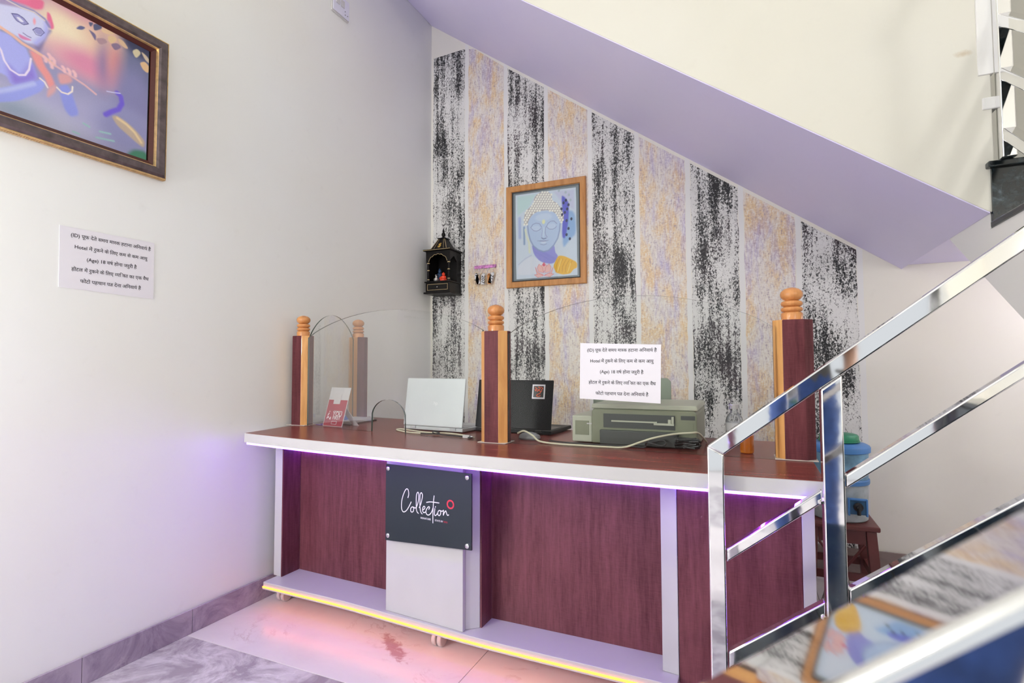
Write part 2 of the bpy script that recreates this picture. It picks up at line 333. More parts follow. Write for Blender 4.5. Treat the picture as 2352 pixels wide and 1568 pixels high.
FLUTE=[('e',(190,150,190),0.08,0,[(0.3985,0.4522),(0.5606,0.5532),(0.3954,0.5569)]),('e',(225,190,170),0.08,0,[(0.4863,0.3881),(0.6164,0.4615),(0.4828,0.5127)]),('e',(238,224,196),0.06,0,[(0.3886,0.3585),(0.4496,0.3937),(0.3865,0.4326)]),('e',(214,140,172),0.05,0,[(0.4686,0.2921),(0.5664,0.3431),(0.4672,0.3413)]),('e',(216,150,180),0.05,0,[(0.4299,0.4795),(0.4828,0.5127),(0.4288,0.5175)]),('e',(150,125,165),0.03,0,[(0.5177,0.3177),(0.5375,0.328),(0.5155,0.3965)]),('e',(205,140,145),0.03,0,[(0.5591,0.3392),(0.5841,0.3523),(0.5572,0.4068)]),('e',(104,110,146),0.04,0,[(0.6422,0.3826),(0.7003,0.4129),(0.6373,0.5669)]),('e',(50,56,90),0.03,0,[(0.6431,0.4681),(0.7081,0.5045),(0.6415,0.5285)]),('e',(130,130,176),0.05,0,[(0.6225,0.2383),(0.6859,0.2674),(0.6193,0.3539)]),('e',(166,166,204),0.06,0,[(0.4473,0.1042),(0.729,0.226),(0.4455,0.1677)]),('e',(184,186,212),0.05,0,[(0.3029,0.0417),(0.4473,0.1042),(0.3012,0.0978)]),('e',(140,142,186),0.05,0,[(0.6027,0.1137),(0.6972,0.152),(0.6005,0.1952)]),('e',(150,165,190),0.05,0,[(0.2694,0.0481),(0.3363,0.0779),(0.2683,0.0826)]),('p',(128,118,160),0.008,0,[(0.3486,0.3504),(0.3615,0.3526),(0.3472,0.3258),(0.3377,0.2864),(0.33,0.2613),(0.3131,0.2727),(0.3291,0.2921),(0.343,0.3234)]),('p',(222,110,150),0.006,0,[(0.155,0.3651),(0.2451,0.4097),(0.3373,0.4435),(0.3351,0.408),(0.3135,0.3946),(0.285,0.3948),(0.2384,0.3803),(0.1559,0.3371)]),('p',(222,112,150),0.004,0,[(0.3447,0.4087),(0.3556,0.4048),(0.3677,0.3642),(0.3571,0.3527),(0.3457,0.375)]),('p',(205,209,242),0.006,0,[(0.1734,0.3388),(0.2276,0.3586),(0.2775,0.3773),(0.3117,0.3882),(0.3348,0.3842),(0.348,0.3685),(0.3466,0.3439),(0.341,0.3197),(0.3189,0.2838),(0.2947,0.2728),(0.2685,0.2808),(0.2413,0.285),(0.1756,0.2682)]),('s',(168,172,236),0.012,0.012,[(0.3459,0.3698),(0.3456,0.3433),(0.3369,0.3147),(0.3189,0.2863)]),('s',(140,138,190),0.004,0.008,[(0.1905,0.3643),(0.246,0.3827),(0.2754,0.3811),(0.3096,0.387),(0.3392,0.379),(0.3526,0.3606)]),('s',(215,205,205),0.002,0.004,[(0.2384,0.3803),(0.2755,0.3786),(0.3118,0.3844),(0.3393,0.3738)]),('p',(150,150,205),0.003,0,[(0.2548,0.3456),(0.2703,0.3531),(0.2844,0.3484),(0.2968,0.338),(0.287,0.3283),(0.2711,0.3277),(0.2601,0.3337)]),('p',(225,226,245),0.002,0,[(0.2647,0.3416),(0.2745,0.345),(0.2867,0.3371),(0.2769,0.3312)]),('s',(70,66,140),0.001,0.0028,[(0.2539,0.345),(0.2693,0.352),(0.2844,0.3484),(0.2972,0.3377)]),('s',(70,66,140),0.001,0.0022,[(0.2549,0.3444),(0.267,0.3303),(0.285,0.3271),(0.2958,0.3361)]),('s',(84,80,150),0.001,0.003,[(0.3094,0.3248),(0.3184,0.3373),(0.3297,0.3414),(0.3397,0.3333)]),('s',(84,80,150),0.001,0.002,[(0.3105,0.3242),(0.318,0.3143),(0.3305,0.3168),(0.3385,0.3313)]),('p',(150,150,205),0.003,0,[(0.3115,0.3255),(0.3184,0.3358),(0.3298,0.3399),(0.338,0.3324),(0.3304,0.3188),(0.319,0.3174)]),('s',(120,110,170),0.002,0.003,[(0.2848,0.3003),(0.296,0.2965),(0.3052,0.2966)]),('p',(210,130,180),0.003,0,[(0.2711,0.2924),(0.2861,0.2908),(0.3043,0.291),(0.3065,0.2871),(0.2885,0.2794),(0.2765,0.2802)]),('e',(232,160,180),0.003,0,[(0.3126,0.3552),(0.3157,0.357),(0.3123,0.3654)]),('p',(166,172,238),0.006,0,[(0.1758,0.2611),(0.2472,0.2785),(0.2731,0.2607),(0.2932,0.2566),(0.304,0.2318),(0.3172,0.2028),(0.3263,0.1765),(0.3205,0.1607),(0.2619,0.1144),(0.2455,0.1485),(0.18,0.1273)]),('p',(138,122,214),0.02,0,[(0.2444,0.185),(0.2823,0.1545),(0.3105,0.2199),(0.3263,0.1765),(0.3205,0.1607),(0.2619,0.1144)]),('s',(228,218,244),0.002,0.0055,[(0.2203,0.2311),(0.2321,0.2155),(0.2405,0.1879),(0.2564,0.1665),(0.2781,0.16),(0.2938,0.1679),(0.3033,0.1905),(0.3072,0.2284)]),('p',(226,150,150),0.008,0,[(0.3013,0.256),(0.3344,0.2559),(0.3438,0.2244),(0.3615,0.2046),(0.3755,0.1745),(0.3587,0.1533),(0.3449,0.1858),(0.3254,0.207),(0.3101,0.2351)]),('p',(150,160,234),0.006,0,[(0.1822,0.0569),(0.2618,0.1169),(0.3205,0.1607),(0.3408,0.1811),(0.3477,0.1637),(0.338,0.1356),(0.3059,0.1025),(0.2749,0.0731),(0.1832,0.0265)]),('s',(180,190,240),0.008,0.012,[(0.1999,0.0629),(0.2621,0.1071),(0.3167,0.1511)]),('s',(236,226,226),0.002,0.005,[(0.3325,0.177),(0.3454,0.1704),(0.3543,0.1564)]),('p',(212,165,170),0.008,0,[(0.3544,0.1538),(0.3797,0.1792),(0.3761,0.151),(0.3533,0.1193)]),('p',(214,160,165),0.008,0,[(0.3785,0.2185),(0.414,0.2311),(0.4261,0.21),(0.3885,0.1809)]),('s',(226,182,166),0.002,0.009,[(0.1926,0.2977),(0.2299,0.2858),(0.2589,0.2777),(0.2829,0.2661),(0.3134,0.2601),(0.3429,0.2527),(0.3735,0.2398)]),('s',(216,176,184),0.002,0.007,[(0.3735,0.2398),(0.4187,0.228),(0.4612,0.2161),(0.4956,0.2005)]),('s',(232,190,196),0.004,0.01,[(0.3417,0.253),(0.346,0.2486),(0.3467,0.2411)]),('s',(232,190,196),0.004,0.01,[(0.354,0.2676),(0.3585,0.2631),(0.3591,0.2555)]),('s',(232,190,196),0.004,0.01,[(0.3651,0.2603),(0.3696,0.2558),(0.3702,0.2482)]),('s',(232,190,196),0.004,0.01,[(0.3591,0.2413),(0.3636,0.2368),(0.3643,0.2292)]),('s',(232,190,196),0.004,0.01,[(0.3942,0.2463),(0.3988,0.2417),(0.3994,0.234)]),('s',(232,190,196),0.004,0.01,[(0.4099,0.2463),(0.4146,0.2417),(0.4153,0.2339)]),('s',(232,190,196),0.004,0.01,[(0.426,0.2464),(0.4307,0.2417),(0.4314,0.2339)]),('p',(140,150,226),0.008,0,[(0.3842,0.1761),(0.4083,0.1932),(0.4202,0.1773),(0.4277,0.1564),(0.4478,0.1054),(0.4228,0.0865),(0.4042,0.1026),(0.3895,0.1467)]),('s',(236,226,220),0.002,0.005,[(0.38,0.1688),(0.3936,0.1593),(0.4115,0.161),(0.4236,0.1762),(0.4243,0.1928)]),('p',(96,100,146),0.003,0,[(0.4267,0.3975),(0.4402,0.4178),(0.458,0.42),(0.4477,0.4048)]),('p',(86,92,128),0.003,0,[(0.4645,0.4448),(0.4826,0.4514),(0.4722,0.4284)]),('p',(86,92,128),0.003,0,[(0.479,0.4472),(0.5047,0.4595),(0.5097,0.4461),(0.4834,0.4214)]),('p',(110,100,140),0.003,0,[(0.4652,0.42),(0.491,0.414),(0.4899,0.3878),(0.4765,0.4056)]),('p',(226,196,160),0.003,0,[(0.5052,0.4435),(0.5277,0.4567),(0.5512,0.4508),(0.5321,0.4376),(0.5093,0.433)]),('p',(170,140,150),0.003,0,[(0.4878,0.3993),(0.5173,0.4162),(0.5291,0.4056),(0.5031,0.3825)]),('p',(220,192,150),0.003,0,[(0.5284,0.4311),(0.5475,0.4421),(0.5604,0.4341),(0.5407,0.4069),(0.5289,0.4141)]),('p',(212,182,150),0.003,0,[(0.5594,0.4402),(0.5794,0.4427),(0.5987,0.4223),(0.5882,0.4166),(0.5679,0.423)]),('p',(130,110,140),0.003,0,[(0.5369,0.4056),(0.5599,0.4229),(0.5761,0.4143),(0.553,0.3884)]),('p',(206,196,165),0.003,0,[(0.6108,0.42),(0.6291,0.4391),(0.6447,0.4294),(0.626,0.3981)]),('p',(202,186,165),0.003,0,[(0.6419,0.437),(0.6681,0.4283),(0.6829,0.4029),(0.6599,0.4102)]),('p',(216,182,140),0.003,0,[(0.6389,0.39),(0.66,0.4056),(0.6825,0.3851),(0.6698,0.3639),(0.6523,0.3696)]),('s',(110,92,208),0.006,0.017,[(0.565,0.2375),(0.5772,0.23),(0.5819,0.2059),(0.5706,0.179),(0.5476,0.1602),(0.5288,0.1413)]),('s',(205,205,238),0.002,0.003,[(0.5303,0.2275),(0.5495,0.2323),(0.5749,0.2408)]),('p',(186,168,150),0.006,0,[(0.548,0.1431),(0.5634,0.1541),(0.5956,0.146),(0.6333,0.1261),(0.6683,0.0948),(0.6625,0.07),(0.6388,0.079),(0.6009,0.0997),(0.5684,0.1171)]),('s',(224,204,160),0.006,0.008,[(0.5676,0.145),(0.6,0.1346),(0.6294,0.1156),(0.6534,0.0869)]),('s',(150,195,195),0.004,0.006,[(0.4605,0.0807),(0.4786,0.0758)]),('s',(150,195,195),0.004,0.006,[(0.5119,0.0726),(0.546,0.0778)]),('s',(150,195,195),0.004,0.006,[(0.5014,0.0474),(0.5583,0.0559)]),('s',(150,195,195),0.004,0.006,[(0.4301,0.0396),(0.4476,0.0385)]),('p',(64,128,104),0.012,0,[(0.5991,0.0199),(0.627,0.0522),(0.6735,0.0605),(0.6923,0.0125),(0.6535,0.0037)])]
FACE=[('p',(214,224,238),0.001,0,[(0.0329,0.5981),(0.458,0.5965),(0.4646,0.0269),(0.0379,0.026)]),('p',(200,224,226),0.02,0,[(0.047,0.5875),(0.1814,0.5872),(0.1258,0.4991),(0.0465,0.4563)]),('p',(206,208,232),0.02,0,[(0.3074,0.5875),(0.4471,0.5813),(0.446,0.4518),(0.3598,0.5128)]),('s',(176,190,228),0.015,0.02,[(0.0628,0.437),(0.0647,0.3063)]),('s',(150,172,206),0.008,0.014,[(0.0952,0.3726),(0.097,0.2599)]),('p',(150,186,228),0.02,0,[(0.3769,0.4559),(0.4502,0.4429),(0.4575,0.2922),(0.4187,0.2629),(0.3619,0.1972)]),('p',(96,100,212),0.012,0,[(0.358,0.5596),(0.3862,0.539),(0.4119,0.4978),(0.4067,0.3811),(0.3841,0.2663),(0.3603,0.2812),(0.3679,0.4275)]),('p',(205,212,236),0.01,0,[(0.2442,0.4762),(0.208,0.4591),(0.1715,0.4505)]),('p',(152,152,222),0.006,0,[(0.1477,0.2551),(0.193,0.2123),(0.2694,0.2055),(0.3095,0.2356),(0.3136,0.1889),(0.3375,0.1553),(0.2998,0.1079),(0.2152,0.1274),(0.1656,0.1806)]),('p',(224,228,240),0.008,0,[(0.1473,0.18),(0.2062,0.1345),(0.2465,0.1121),(0.1786,0.0514),(0.0427,0.0525),(0.0546,0.1208)]),('s',(196,202,224),0.006,0.006,[(0.1473,0.18),(0.1012,0.1602),(0.0546,0.1251)]),('p',(236,186,58),0.005,0,[(0.3318,0.1579),(0.3485,0.1615),(0.3789,0.1547),(0.4177,0.1348),(0.4619,0.1088),(0.4625,0.0724),(0.4385,0.0659),(0.4169,0.0385),(0.391,0.0362),(0.365,0.0356),(0.3389,0.0441),(0.3214,0.0496),(0.3093,0.0715),(0.2997,0.0974)]),('s',(205,145,40),0.002,0.003,[(0.344,0.1442),(0.3217,0.0957),(0.3171,0.0541)]),('s',(205,145,40),0.002,0.003,[(0.3658,0.1382),(0.3436,0.094),(0.339,0.0525)]),('s',(205,145,40),0.002,0.003,[(0.3874,0.1323),(0.3654,0.0923),(0.3608,0.0509)]),('s',(205,145,40),0.002,0.003,[(0.409,0.1263),(0.3871,0.0906),(0.3825,0.0493)]),('s',(205,145,40),0.002,0.003,[(0.4304,0.1204),(0.4087,0.0889),(0.4041,0.0478)]),('s',(246,215,110),0.004,0.006,[(0.4174,0.1049),(0.3997,0.0481)]),('s',(246,215,110),0.004,0.006,[(0.357,0.1348),(0.3303,0.0615)]),('s',(226,230,214),0.003,0.014,[(0.1044,0.3565),(0.1121,0.3146),(0.1303,0.2696),(0.1346,0.2004)]),('s',(214,222,236),0.003,0.012,[(0.3569,0.3572),(0.3473,0.3035),(0.3251,0.2636),(0.3232,0.1838)]),('p',(190,208,236),0.003,0,[(0.1189,0.396),(0.1242,0.3436),(0.1387,0.2818),(0.1568,0.2456),(0.193,0.2115),(0.2336,0.196),(0.2694,0.2013),(0.305,0.2318),(0.3318,0.2714),(0.3461,0.3205),(0.3509,0.3705),(0.3394,0.4224),(0.3065,0.4559),(0.2441,0.4676),(0.1808,0.4666),(0.1394,0.4326)]),('s',(150,166,206),0.006,0.009,[(0.1207,0.3872),(0.1251,0.3392),(0.1409,0.2794),(0.1614,0.2431),(0.1953,0.2121),(0.2336,0.1968),(0.2694,0.2029),(0.3051,0.2339),(0.3318,0.2756),(0.3453,0.3248),(0.35,0.3706)]),('e',(206,220,242),0.012,0,[(0.2349,0.426),(0.293,0.4193),(0.235,0.4516)]),('p',(184,176,180),0.002,0,[(0.0957,0.3899),(0.096,0.4506),(0.1142,0.4854),(0.1443,0.5098),(0.1697,0.5305),(0.1652,0.5548),(0.1859,0.5845),(0.2178,0.5974),(0.2629,0.5957),(0.2904,0.5706),(0.2959,0.5294),(0.3268,0.5107),(0.353,0.4778),(0.3715,0.4397),(0.3756,0.4014),(0.3609,0.3673),(0.3437,0.405),(0.3162,0.4463),(0.2621,0.4719),(0.199,0.4709),(0.1578,0.4542),(0.1301,0.4207),(0.1198,0.3873)]),('e',(204,218,242),0.002,0,[(0.1779,0.3586),(0.2088,0.3553),(0.178,0.3766)]),('e',(204,218,242),0.002,0,[(0.2904,0.361),(0.3196,0.3579),(0.2905,0.3788)]),('s',(140,146,192),0.002,0.0036,[(0.1473,0.3606),(0.1642,0.3437),(0.1846,0.3381),(0.2051,0.3437),(0.2164,0.3532)]),('s',(140,146,192),0.002,0.0036,[(0.2578,0.3573),(0.2747,0.3428),(0.2969,0.3391),(0.3169,0.3467),(0.3244,0.3565)]),('s',(140,146,192),0.002,0.004,[(0.1436,0.3653),(0.1575,0.3853),(0.1804,0.3927),(0.2053,0.3865),(0.2201,0.3635)]),('s',(140,146,192),0.002,0.004,[(0.2547,0.3598),(0.266,0.3819),(0.2862,0.3946),(0.3083,0.3929),(0.3272,0.3731)]),('s',(160,168,208),0.003,0.003,[(0.221,0.3634),(0.2254,0.333),(0.2184,0.2975)]),('s',(150,158,200),0.003,0.004,[(0.2502,0.3603),(0.2455,0.3224),(0.2521,0.3005),(0.261,0.2911)]),('s',(120,130,176),0.003,0.006,[(0.2206,0.29),(0.234,0.281),(0.252,0.2852)]),('s',(210,224,244),0.004,0.008,[(0.2367,0.3574),(0.2341,0.298)]),('p',(170,178,214),0.002,0,[(0.1934,0.2722),(0.225,0.2742),(0.2362,0.2706),(0.2475,0.2729),(0.2707,0.2681),(0.2519,0.2639),(0.2159,0.2649)]),('s',(110,116,164),0.001,0.002,[(0.1925,0.2722),(0.2295,0.2678),(0.2716,0.2688)]),('e',(214,224,244),0.003,0,[(0.2339,0.2572),(0.2536,0.2553),(0.234,0.264)]),('s',(150,160,200),0.003,0.004,[(0.2113,0.2491),(0.2338,0.241),(0.2563,0.247)]),('e',(236,236,192),0.004,0,[(0.2347,0.3952),(0.2455,0.394),(0.2348,0.4097)]),('e',(36,46,88),0.0015,0,[(0.3904,0.5195),(0.3982,0.5185),(0.3905,0.5296)]),('e',(36,46,88),0.0015,0,[(0.4075,0.4879),(0.4153,0.4869),(0.4076,0.498)]),('e',(36,46,88),0.0015,0,[(0.3986,0.4617),(0.4064,0.4607),(0.3987,0.4718)]),('e',(36,46,88),0.0015,0,[(0.382,0.4406),(0.3898,0.4397),(0.382,0.4507)]),('e',(36,46,88),0.0015,0,[(0.4262,0.3935),(0.4339,0.3926),(0.4263,0.4035)]),('e',(36,46,88),0.0015,0,[(0.3937,0.3859),(0.4015,0.385),(0.3938,0.396)]),('e',(36,46,88),0.0015,0,[(0.4063,0.3326),(0.4141,0.3318),(0.4064,0.3426)]),('e',(36,46,88),0.0015,0,[(0.393,0.2938),(0.4008,0.293),(0.3931,0.3039)]),('e',(36,46,88),0.0015,0,[(0.4144,0.2649),(0.4221,0.2642),(0.4145,0.2749)]),('e',(36,46,88),0.0015,0,[(0.3737,0.5047),(0.3816,0.5038),(0.3738,0.5149)]),('e',(36,46,88),0.0015,0,[(0.3595,0.4664),(0.3673,0.4655),(0.3595,0.4766)]),('e',(36,46,88),0.0015,0,[(0.3636,0.428),(0.3714,0.4271),(0.3636,0.4381)]),('e',(180,194,206),0.002,0,[(0.3886,0.5724),(0.3965,0.5713),(0.3887,0.5816)]),('e',(180,194,206),0.002,0,[(0.4102,0.5527),(0.418,0.5516),(0.4103,0.5619)]),('e',(180,194,206),0.002,0,[(0.3428,0.5891),(0.3507,0.588),(0.3429,0.5984)]),('e',(180,194,206),0.002,0,[(0.4207,0.5177),(0.4285,0.5167),(0.4208,0.5269)]),('p',(240,196,192),0.002,0,[(0.2354,0.1257),(0.2598,0.0963),(0.235,0.0601),(0.2128,0.0999)]),('s',(226,120,128),0.0012,0.0022,[(0.2354,0.1257),(0.2598,0.0963),(0.235,0.0601),(0.2128,0.0999),(0.2354,0.1257)]),('p',(240,196,192),0.002,0,[(0.2016,0.1178),(0.224,0.0948),(0.2327,0.056),(0.1968,0.0671),(0.1879,0.0933)]),('s',(226,120,128),0.0012,0.0022,[(0.2016,0.1178),(0.224,0.0948),(0.2327,0.056),(0.1968,0.0671),(0.1879,0.0933),(0.2016,0.1178)]),('p',(240,196,192),0.002,0,[(0.271,0.1144),(0.2864,0.09),(0.2774,0.0612),(0.2417,0.0554),(0.2486,0.0929)]),('s',(226,120,128),0.0012,0.0022,[(0.271,0.1144),(0.2864,0.09),(0.2774,0.0612),(0.2417,0.0554),(0.2486,0.0929),(0.271,0.1144)]),('p',(240,196,192),0.002,0,[(0.1743,0.0986),(0.1922,0.0632),(0.2327,0.0433),(0.1876,0.0465)]),('s',(226,120,128),0.0012,0.0022,[(0.1743,0.0986),(0.1922,0.0632),(0.2327,0.0433),(0.1876,0.0465),(0.1743,0.0986)]),('p',(240,196,192),0.002,0,[(0.2997,0.089),(0.2818,0.0567),(0.2416,0.0427),(0.2861,0.0395)]),('s',(226,120,128),0.0012,0.0022,[(0.2997,0.089),(0.2818,0.0567),(0.2416,0.0427),(0.2861,0.0395),(0.2997,0.089)]),('p',(240,196,192),0.002,0,[(0.1672,0.0479),(0.2012,0.0519),(0.2349,0.0368),(0.1921,0.0292)]),('s',(226,120,128),0.0012,0.0022,[(0.1672,0.0479),(0.2012,0.0519),(0.2349,0.0368),(0.1921,0.0292),(0.1672,0.0479)]),('p',(240,196,192),0.002,0,[(0.3038,0.0446),(0.2684,0.0513),(0.2349,0.0368),(0.2771,0.0275)]),('s',(226,120,128),0.0012,0.0022,[(0.3038,0.0446),(0.2684,0.0513),(0.2349,0.0368),(0.2771,0.0275),(0.3038,0.0446)]),('p',(226,96,124),0.002,0,[(0.2354,0.1236),(0.2465,0.1058),(0.2352,0.0982),(0.2241,0.1075)])]
CURLS=[(0.2269,0.5941),(0.2449,0.5916),(0.2628,0.5892),(0.1996,0.5822),(0.2177,0.5798),(0.2358,0.5774),(0.2538,0.575),(0.2717,0.5727),(0.2895,0.5703),(0.1904,0.5679),(0.2086,0.5655),(0.2267,0.5632),(0.2447,0.5608),(0.2626,0.5585),(0.2805,0.5561),(0.1812,0.5536),(0.1994,0.5512),(0.2175,0.5489),(0.2356,0.5466),(0.2536,0.5443),(0.2715,0.5419),(0.2893,0.5397),(0.172,0.5392),(0.1902,0.5369),(0.2084,0.5346),(0.2265,0.5323),(0.2445,0.53),(0.2625,0.5277),(0.2803,0.5255),(0.2981,0.5232),(0.1628,0.5248),(0.181,0.5226),(0.1992,0.5203),(0.2174,0.518),(0.2354,0.5157),(0.2534,0.5135),(0.2713,0.5113),(0.2891,0.509),(0.3069,0.5068),(0.3246,0.5046),(0.1535,0.5104),(0.1718,0.5082),(0.1901,0.5059),(0.2082,0.5037),(0.2263,0.5015),(0.2443,0.4992),(0.2623,0.497),(0.2801,0.4948),(0.2979,0.4926),(0.3156,0.4904),(0.3333,0.4882),(0.1443,0.496),(0.1626,0.4938),(0.1809,0.4916),(0.1991,0.4893),(0.2172,0.4871),(0.2352,0.4849),(0.2532,0.4828),(0.2711,0.4806),(0.2889,0.4784),(0.3067,0.4762),(0.3244,0.4741),(0.342,0.472),(0.1165,0.4838),(0.135,0.4816),(0.1534,0.4794),(0.1717,0.4772),(0.1899,0.475),(0.2081,0.4728),(0.2799,0.4642),(0.2977,0.462),(0.3154,0.4599),(0.3331,0.4578),(0.3506,0.4557),(0.1072,0.4693),(0.1257,0.4671),(0.1441,0.4649),(0.1625,0.4627),(0.3241,0.4436),(0.3417,0.4416),(0.3593,0.4395),(0.1164,0.4526),(0.1348,0.4504),(0.3328,0.4274),(0.3504,0.4253),(0.3679,0.4233),(0.1071,0.438),(0.1256,0.4359),(0.3415,0.4112),(0.359,0.4092),(0.0977,0.4235),(0.1163,0.4214),(0.3502,0.395),(0.3677,0.393),(0.1069,0.4069),(0.3588,0.3789),(0.0976,0.3923),(0.1161,0.3903)]
SCRIPT=[[(0.0978,0.5763),(0.1018,0.5868),(0.1017,0.5993),(0.0984,0.6078),(0.0918,0.6096),(0.0836,0.6011),(0.0739,0.5811),(0.0683,0.5615),(0.0668,0.5423),(0.0685,0.5299),(0.0744,0.5219),(0.0826,0.5223),(0.0924,0.5292),(0.1021,0.5417),(0.1102,0.5552),(0.115,0.5639)],[(0.1313,0.5441),(0.12,0.5452),(0.1127,0.5381),(0.1128,0.5281),(0.1193,0.5258),(0.1257,0.531),(0.1265,0.541),(0.1232,0.5444),(0.1313,0.5423),(0.1393,0.5451)],[(0.1393,0.5451),(0.1456,0.5596),(0.1503,0.5775),(0.151,0.5962),(0.1469,0.6032),(0.1414,0.5963),(0.1391,0.5811),(0.1392,0.5563),(0.1401,0.539),(0.1434,0.5295),(0.1506,0.5243)],[(0.1529,0.5456),(0.1599,0.5588),(0.1662,0.5794),(0.1685,0.5944),(0.1637,0.6032),(0.1581,0.597),(0.1566,0.5832),(0.1568,0.5535),(0.1593,0.5365),(0.1633,0.5284),(0.1688,0.5248)],[(0.1696,0.5397),(0.1774,0.545),(0.1805,0.5515),(0.1758,0.5546),(0.1703,0.5478),(0.1696,0.5379),(0.1743,0.5311),(0.1822,0.5339),(0.1868,0.5401)],[(0.1978,0.5451),(0.2024,0.5531),(0.1977,0.5555),(0.1899,0.5478),(0.1853,0.5374),(0.1877,0.5279),(0.1963,0.5248),(0.2056,0.5303),(0.2133,0.541),(0.2179,0.5538)],[(0.2231,0.5995),(0.2211,0.5834),(0.2194,0.5613),(0.2179,0.5368),(0.2177,0.5148),(0.2178,0.4978)],[(0.1867,0.5701),(0.2038,0.574),(0.2209,0.5749),(0.2469,0.575)],[(0.2271,0.5537),(0.2256,0.5426),(0.2249,0.5316),(0.2287,0.5272),(0.2364,0.5331),(0.2409,0.541)],[(0.2309,0.5609),(0.2279,0.5569)],[(0.2531,0.5474),(0.2455,0.5476),(0.2402,0.5396),(0.2417,0.5314),(0.2471,0.5297),(0.2523,0.5352),(0.2538,0.545),(0.25,0.5482),(0.2591,0.5469),(0.2651,0.5501)],[(0.2659,0.5526),(0.2659,0.543),(0.2652,0.5333),(0.2697,0.5423),(0.2757,0.5503),(0.2794,0.5448),(0.2817,0.5379),(0.2862,0.5355),(0.2899,0.5389)]]

# ------------------------------------------------------------------ the room
H = 4.3; XR = 3.95; YF = -6.2
o = MB().box(-.15, XR+.15, YF-.15, .15, -.12, -.012).build('floor', M['grout']); struct(o, 'floor of large polished marble tiles, white by the counter and grey in front', 'floor')
def tile(x0, x1, y0, y1, m):
    MB().box(x0+.0012, x1-.0012, y0+.0012, y1-.0012, -.012, 0).build('tile', m, floor, bev=.0008, seg=1)
floor = o
xs = [0, 1.17, 2.37, 3.57, XR]
ys = [YF, -5.41, -4.21, -3.01, -1.81, -.61, 0]
for j in range(len(ys)-1):
    for i in range(len(xs)-1):
        tile(xs[i], xs[i+1], ys[j], ys[j+1], M['tile_grey'] if j == 3 or (j == 1 and i % 2) else M['tile_white'])
struct(MB().box(-.15, 0, YF, .15, 0, H).build('wall_left', M['wall_cool']), 'plain cream wall on the left side of the lobby', 'wall')
wb = struct(MB().box(0, XR, 0, .15, 0, H).build('wall_back', M['wall']), 'cream wall behind the counter with black and gold sponged stripes', 'wall')
struct(MB().box(XR, XR+.15, YF, .15, 0, H).build('wall_right', M['wall']), 'cream wall beyond the staircase', 'wall')
struct(MB().box(-.15, XR+.15, YF-.15, .15, H, H+.12).build('ceiling', M['white_paint']), 'white ceiling high above the lobby', 'ceiling')
# street front: a wall with one wide opening that lets daylight in
fw = MB(); fw.box(0, .25, YF-.15, YF, 0, H); fw.box(3.7, XR, YF-.15, YF, 0, H); fw.box(.25, 3.7, YF-.15, YF, 3.5, H)
struct(fw.build('wall_front', M['wall']), 'cream wall around the wide street opening behind the viewer', 'wall')
# painted stripes on the back wall
SX = [.004, .295, .600, .893, 1.192, 1.487, 1.785, 2.072, 2.358, 2.640]
def zsof(x): return 3.587 - .717*x
for i in range(9):
    a = SX[i]+.015; b = SX[i+1]-.015
    if i == 0: top = [(b, 3.345), (a, 3.335)]
    elif i == 1: top = [(b, zsof(b)-.022), (.352, zsof(.352)-.005), (a, 3.335)]
    else: top = [(b, zsof(b)-.022), (a, zsof(a)-.022)]
    jag = lambda x, z: (x + random.uniform(-.0035, .0035), z)
    left = [jag(a, z) for z in np.linspace(top[-1][1]-.02, .05, 46)]; right = [jag(b, z) for z in np.linspace(.05, top[0][1]-.02, 46)]
    poly = top + [(a, top[-1][1]-.01)] + left + right
    MB().prism(poly, -.0012, 0, 'y').build('painted_stripe', M['sblack'] if i % 2 == 0 else M['sgold'], wb)
for i in range(1, 10):   # white lines left between the stripes
    a = SX[i]-.0135; b = SX[i]+.0135
    MB().prism([(a, .05), (b, .05), (b, zsof(b)-.004), (a, zsof(a)-.004)], -.0008, 0, 'y').build('painted_line', M['white_paint'], wb)
# skirting
bb = struct(MB().box(0, .004, -6.2, -.01, 0, .094).build('baseboard_left', M['grout']), 'mauve grey marble skirting along the left wall', 'skirting')
for a, b in ((-6.2, -4.6), (-4.6, -3.39), (-3.39, -2.184), (-2.184, -1.79), (-1.79, -.6), (-.6, -.012)):
    MB().box(.003, .013, a+.0008, b-.0008, 0, .096).build('skirting_tile', M['skirt_stone'], bb, bev=.001, seg=1)
bb2 = struct(MB().box(0, XR, -.004, 0, 0, .125).build('baseboard_back', M['grout']), 'grey brown stone skirting along the striped wall', 'skirting')
skb = marble('brown_grey_stone', (.26, .20, .18), (.16, .12, .11), (.45, .40, .36), .8)
for a, b in ((.015, 1.17), (1.17, 2.37), (2.37, 3.57), (3.57, XR)):
    MB().box(a+.0008, b-.0008, -.013, -.003, 0, .130).build('skirting_tile', skb, bb2, bev=.001, seg=1)

# ------------------------------------------------------------------ staircase
st = thing('staircase', 'white plastered staircase climbing above the counter with a violet light tint painted on its underside and black granite steps', 'staircase', (2.05, -1.86, 0))
prof = [(.001, zsof(0)), (2.82, 1.565), (2.82, 1.80), (.001, zsof(0)+.235)]
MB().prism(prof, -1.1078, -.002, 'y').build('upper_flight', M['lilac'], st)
MB().prism([(.001, zsof(0)+.004), (2.815, 1.572), (2.836, 1.566), (2.836, H-.002), (.001, H-.002)], -1.110, -1.0, 'y').build('side_wall', M['side_cream'], st, bev=.003)
MB().box(2.802, 2.842, -1.118, -1.0, 2.02, H-.002).build('corner_trim', M['white_paint'], st, bev=.002)
MB().box(2.81, 2.85, -1.116, -1.04, 1.905, 1.945).build('rail_bracket', M['white_paint'], st, bev=.004)
MB().prism([(2.82, -1.108), (XR-.002, -1.108), (XR-.002, -.002), (2.82, -.002)], 1.585, 1.708).build('landing_slab', M['lilac'], st)
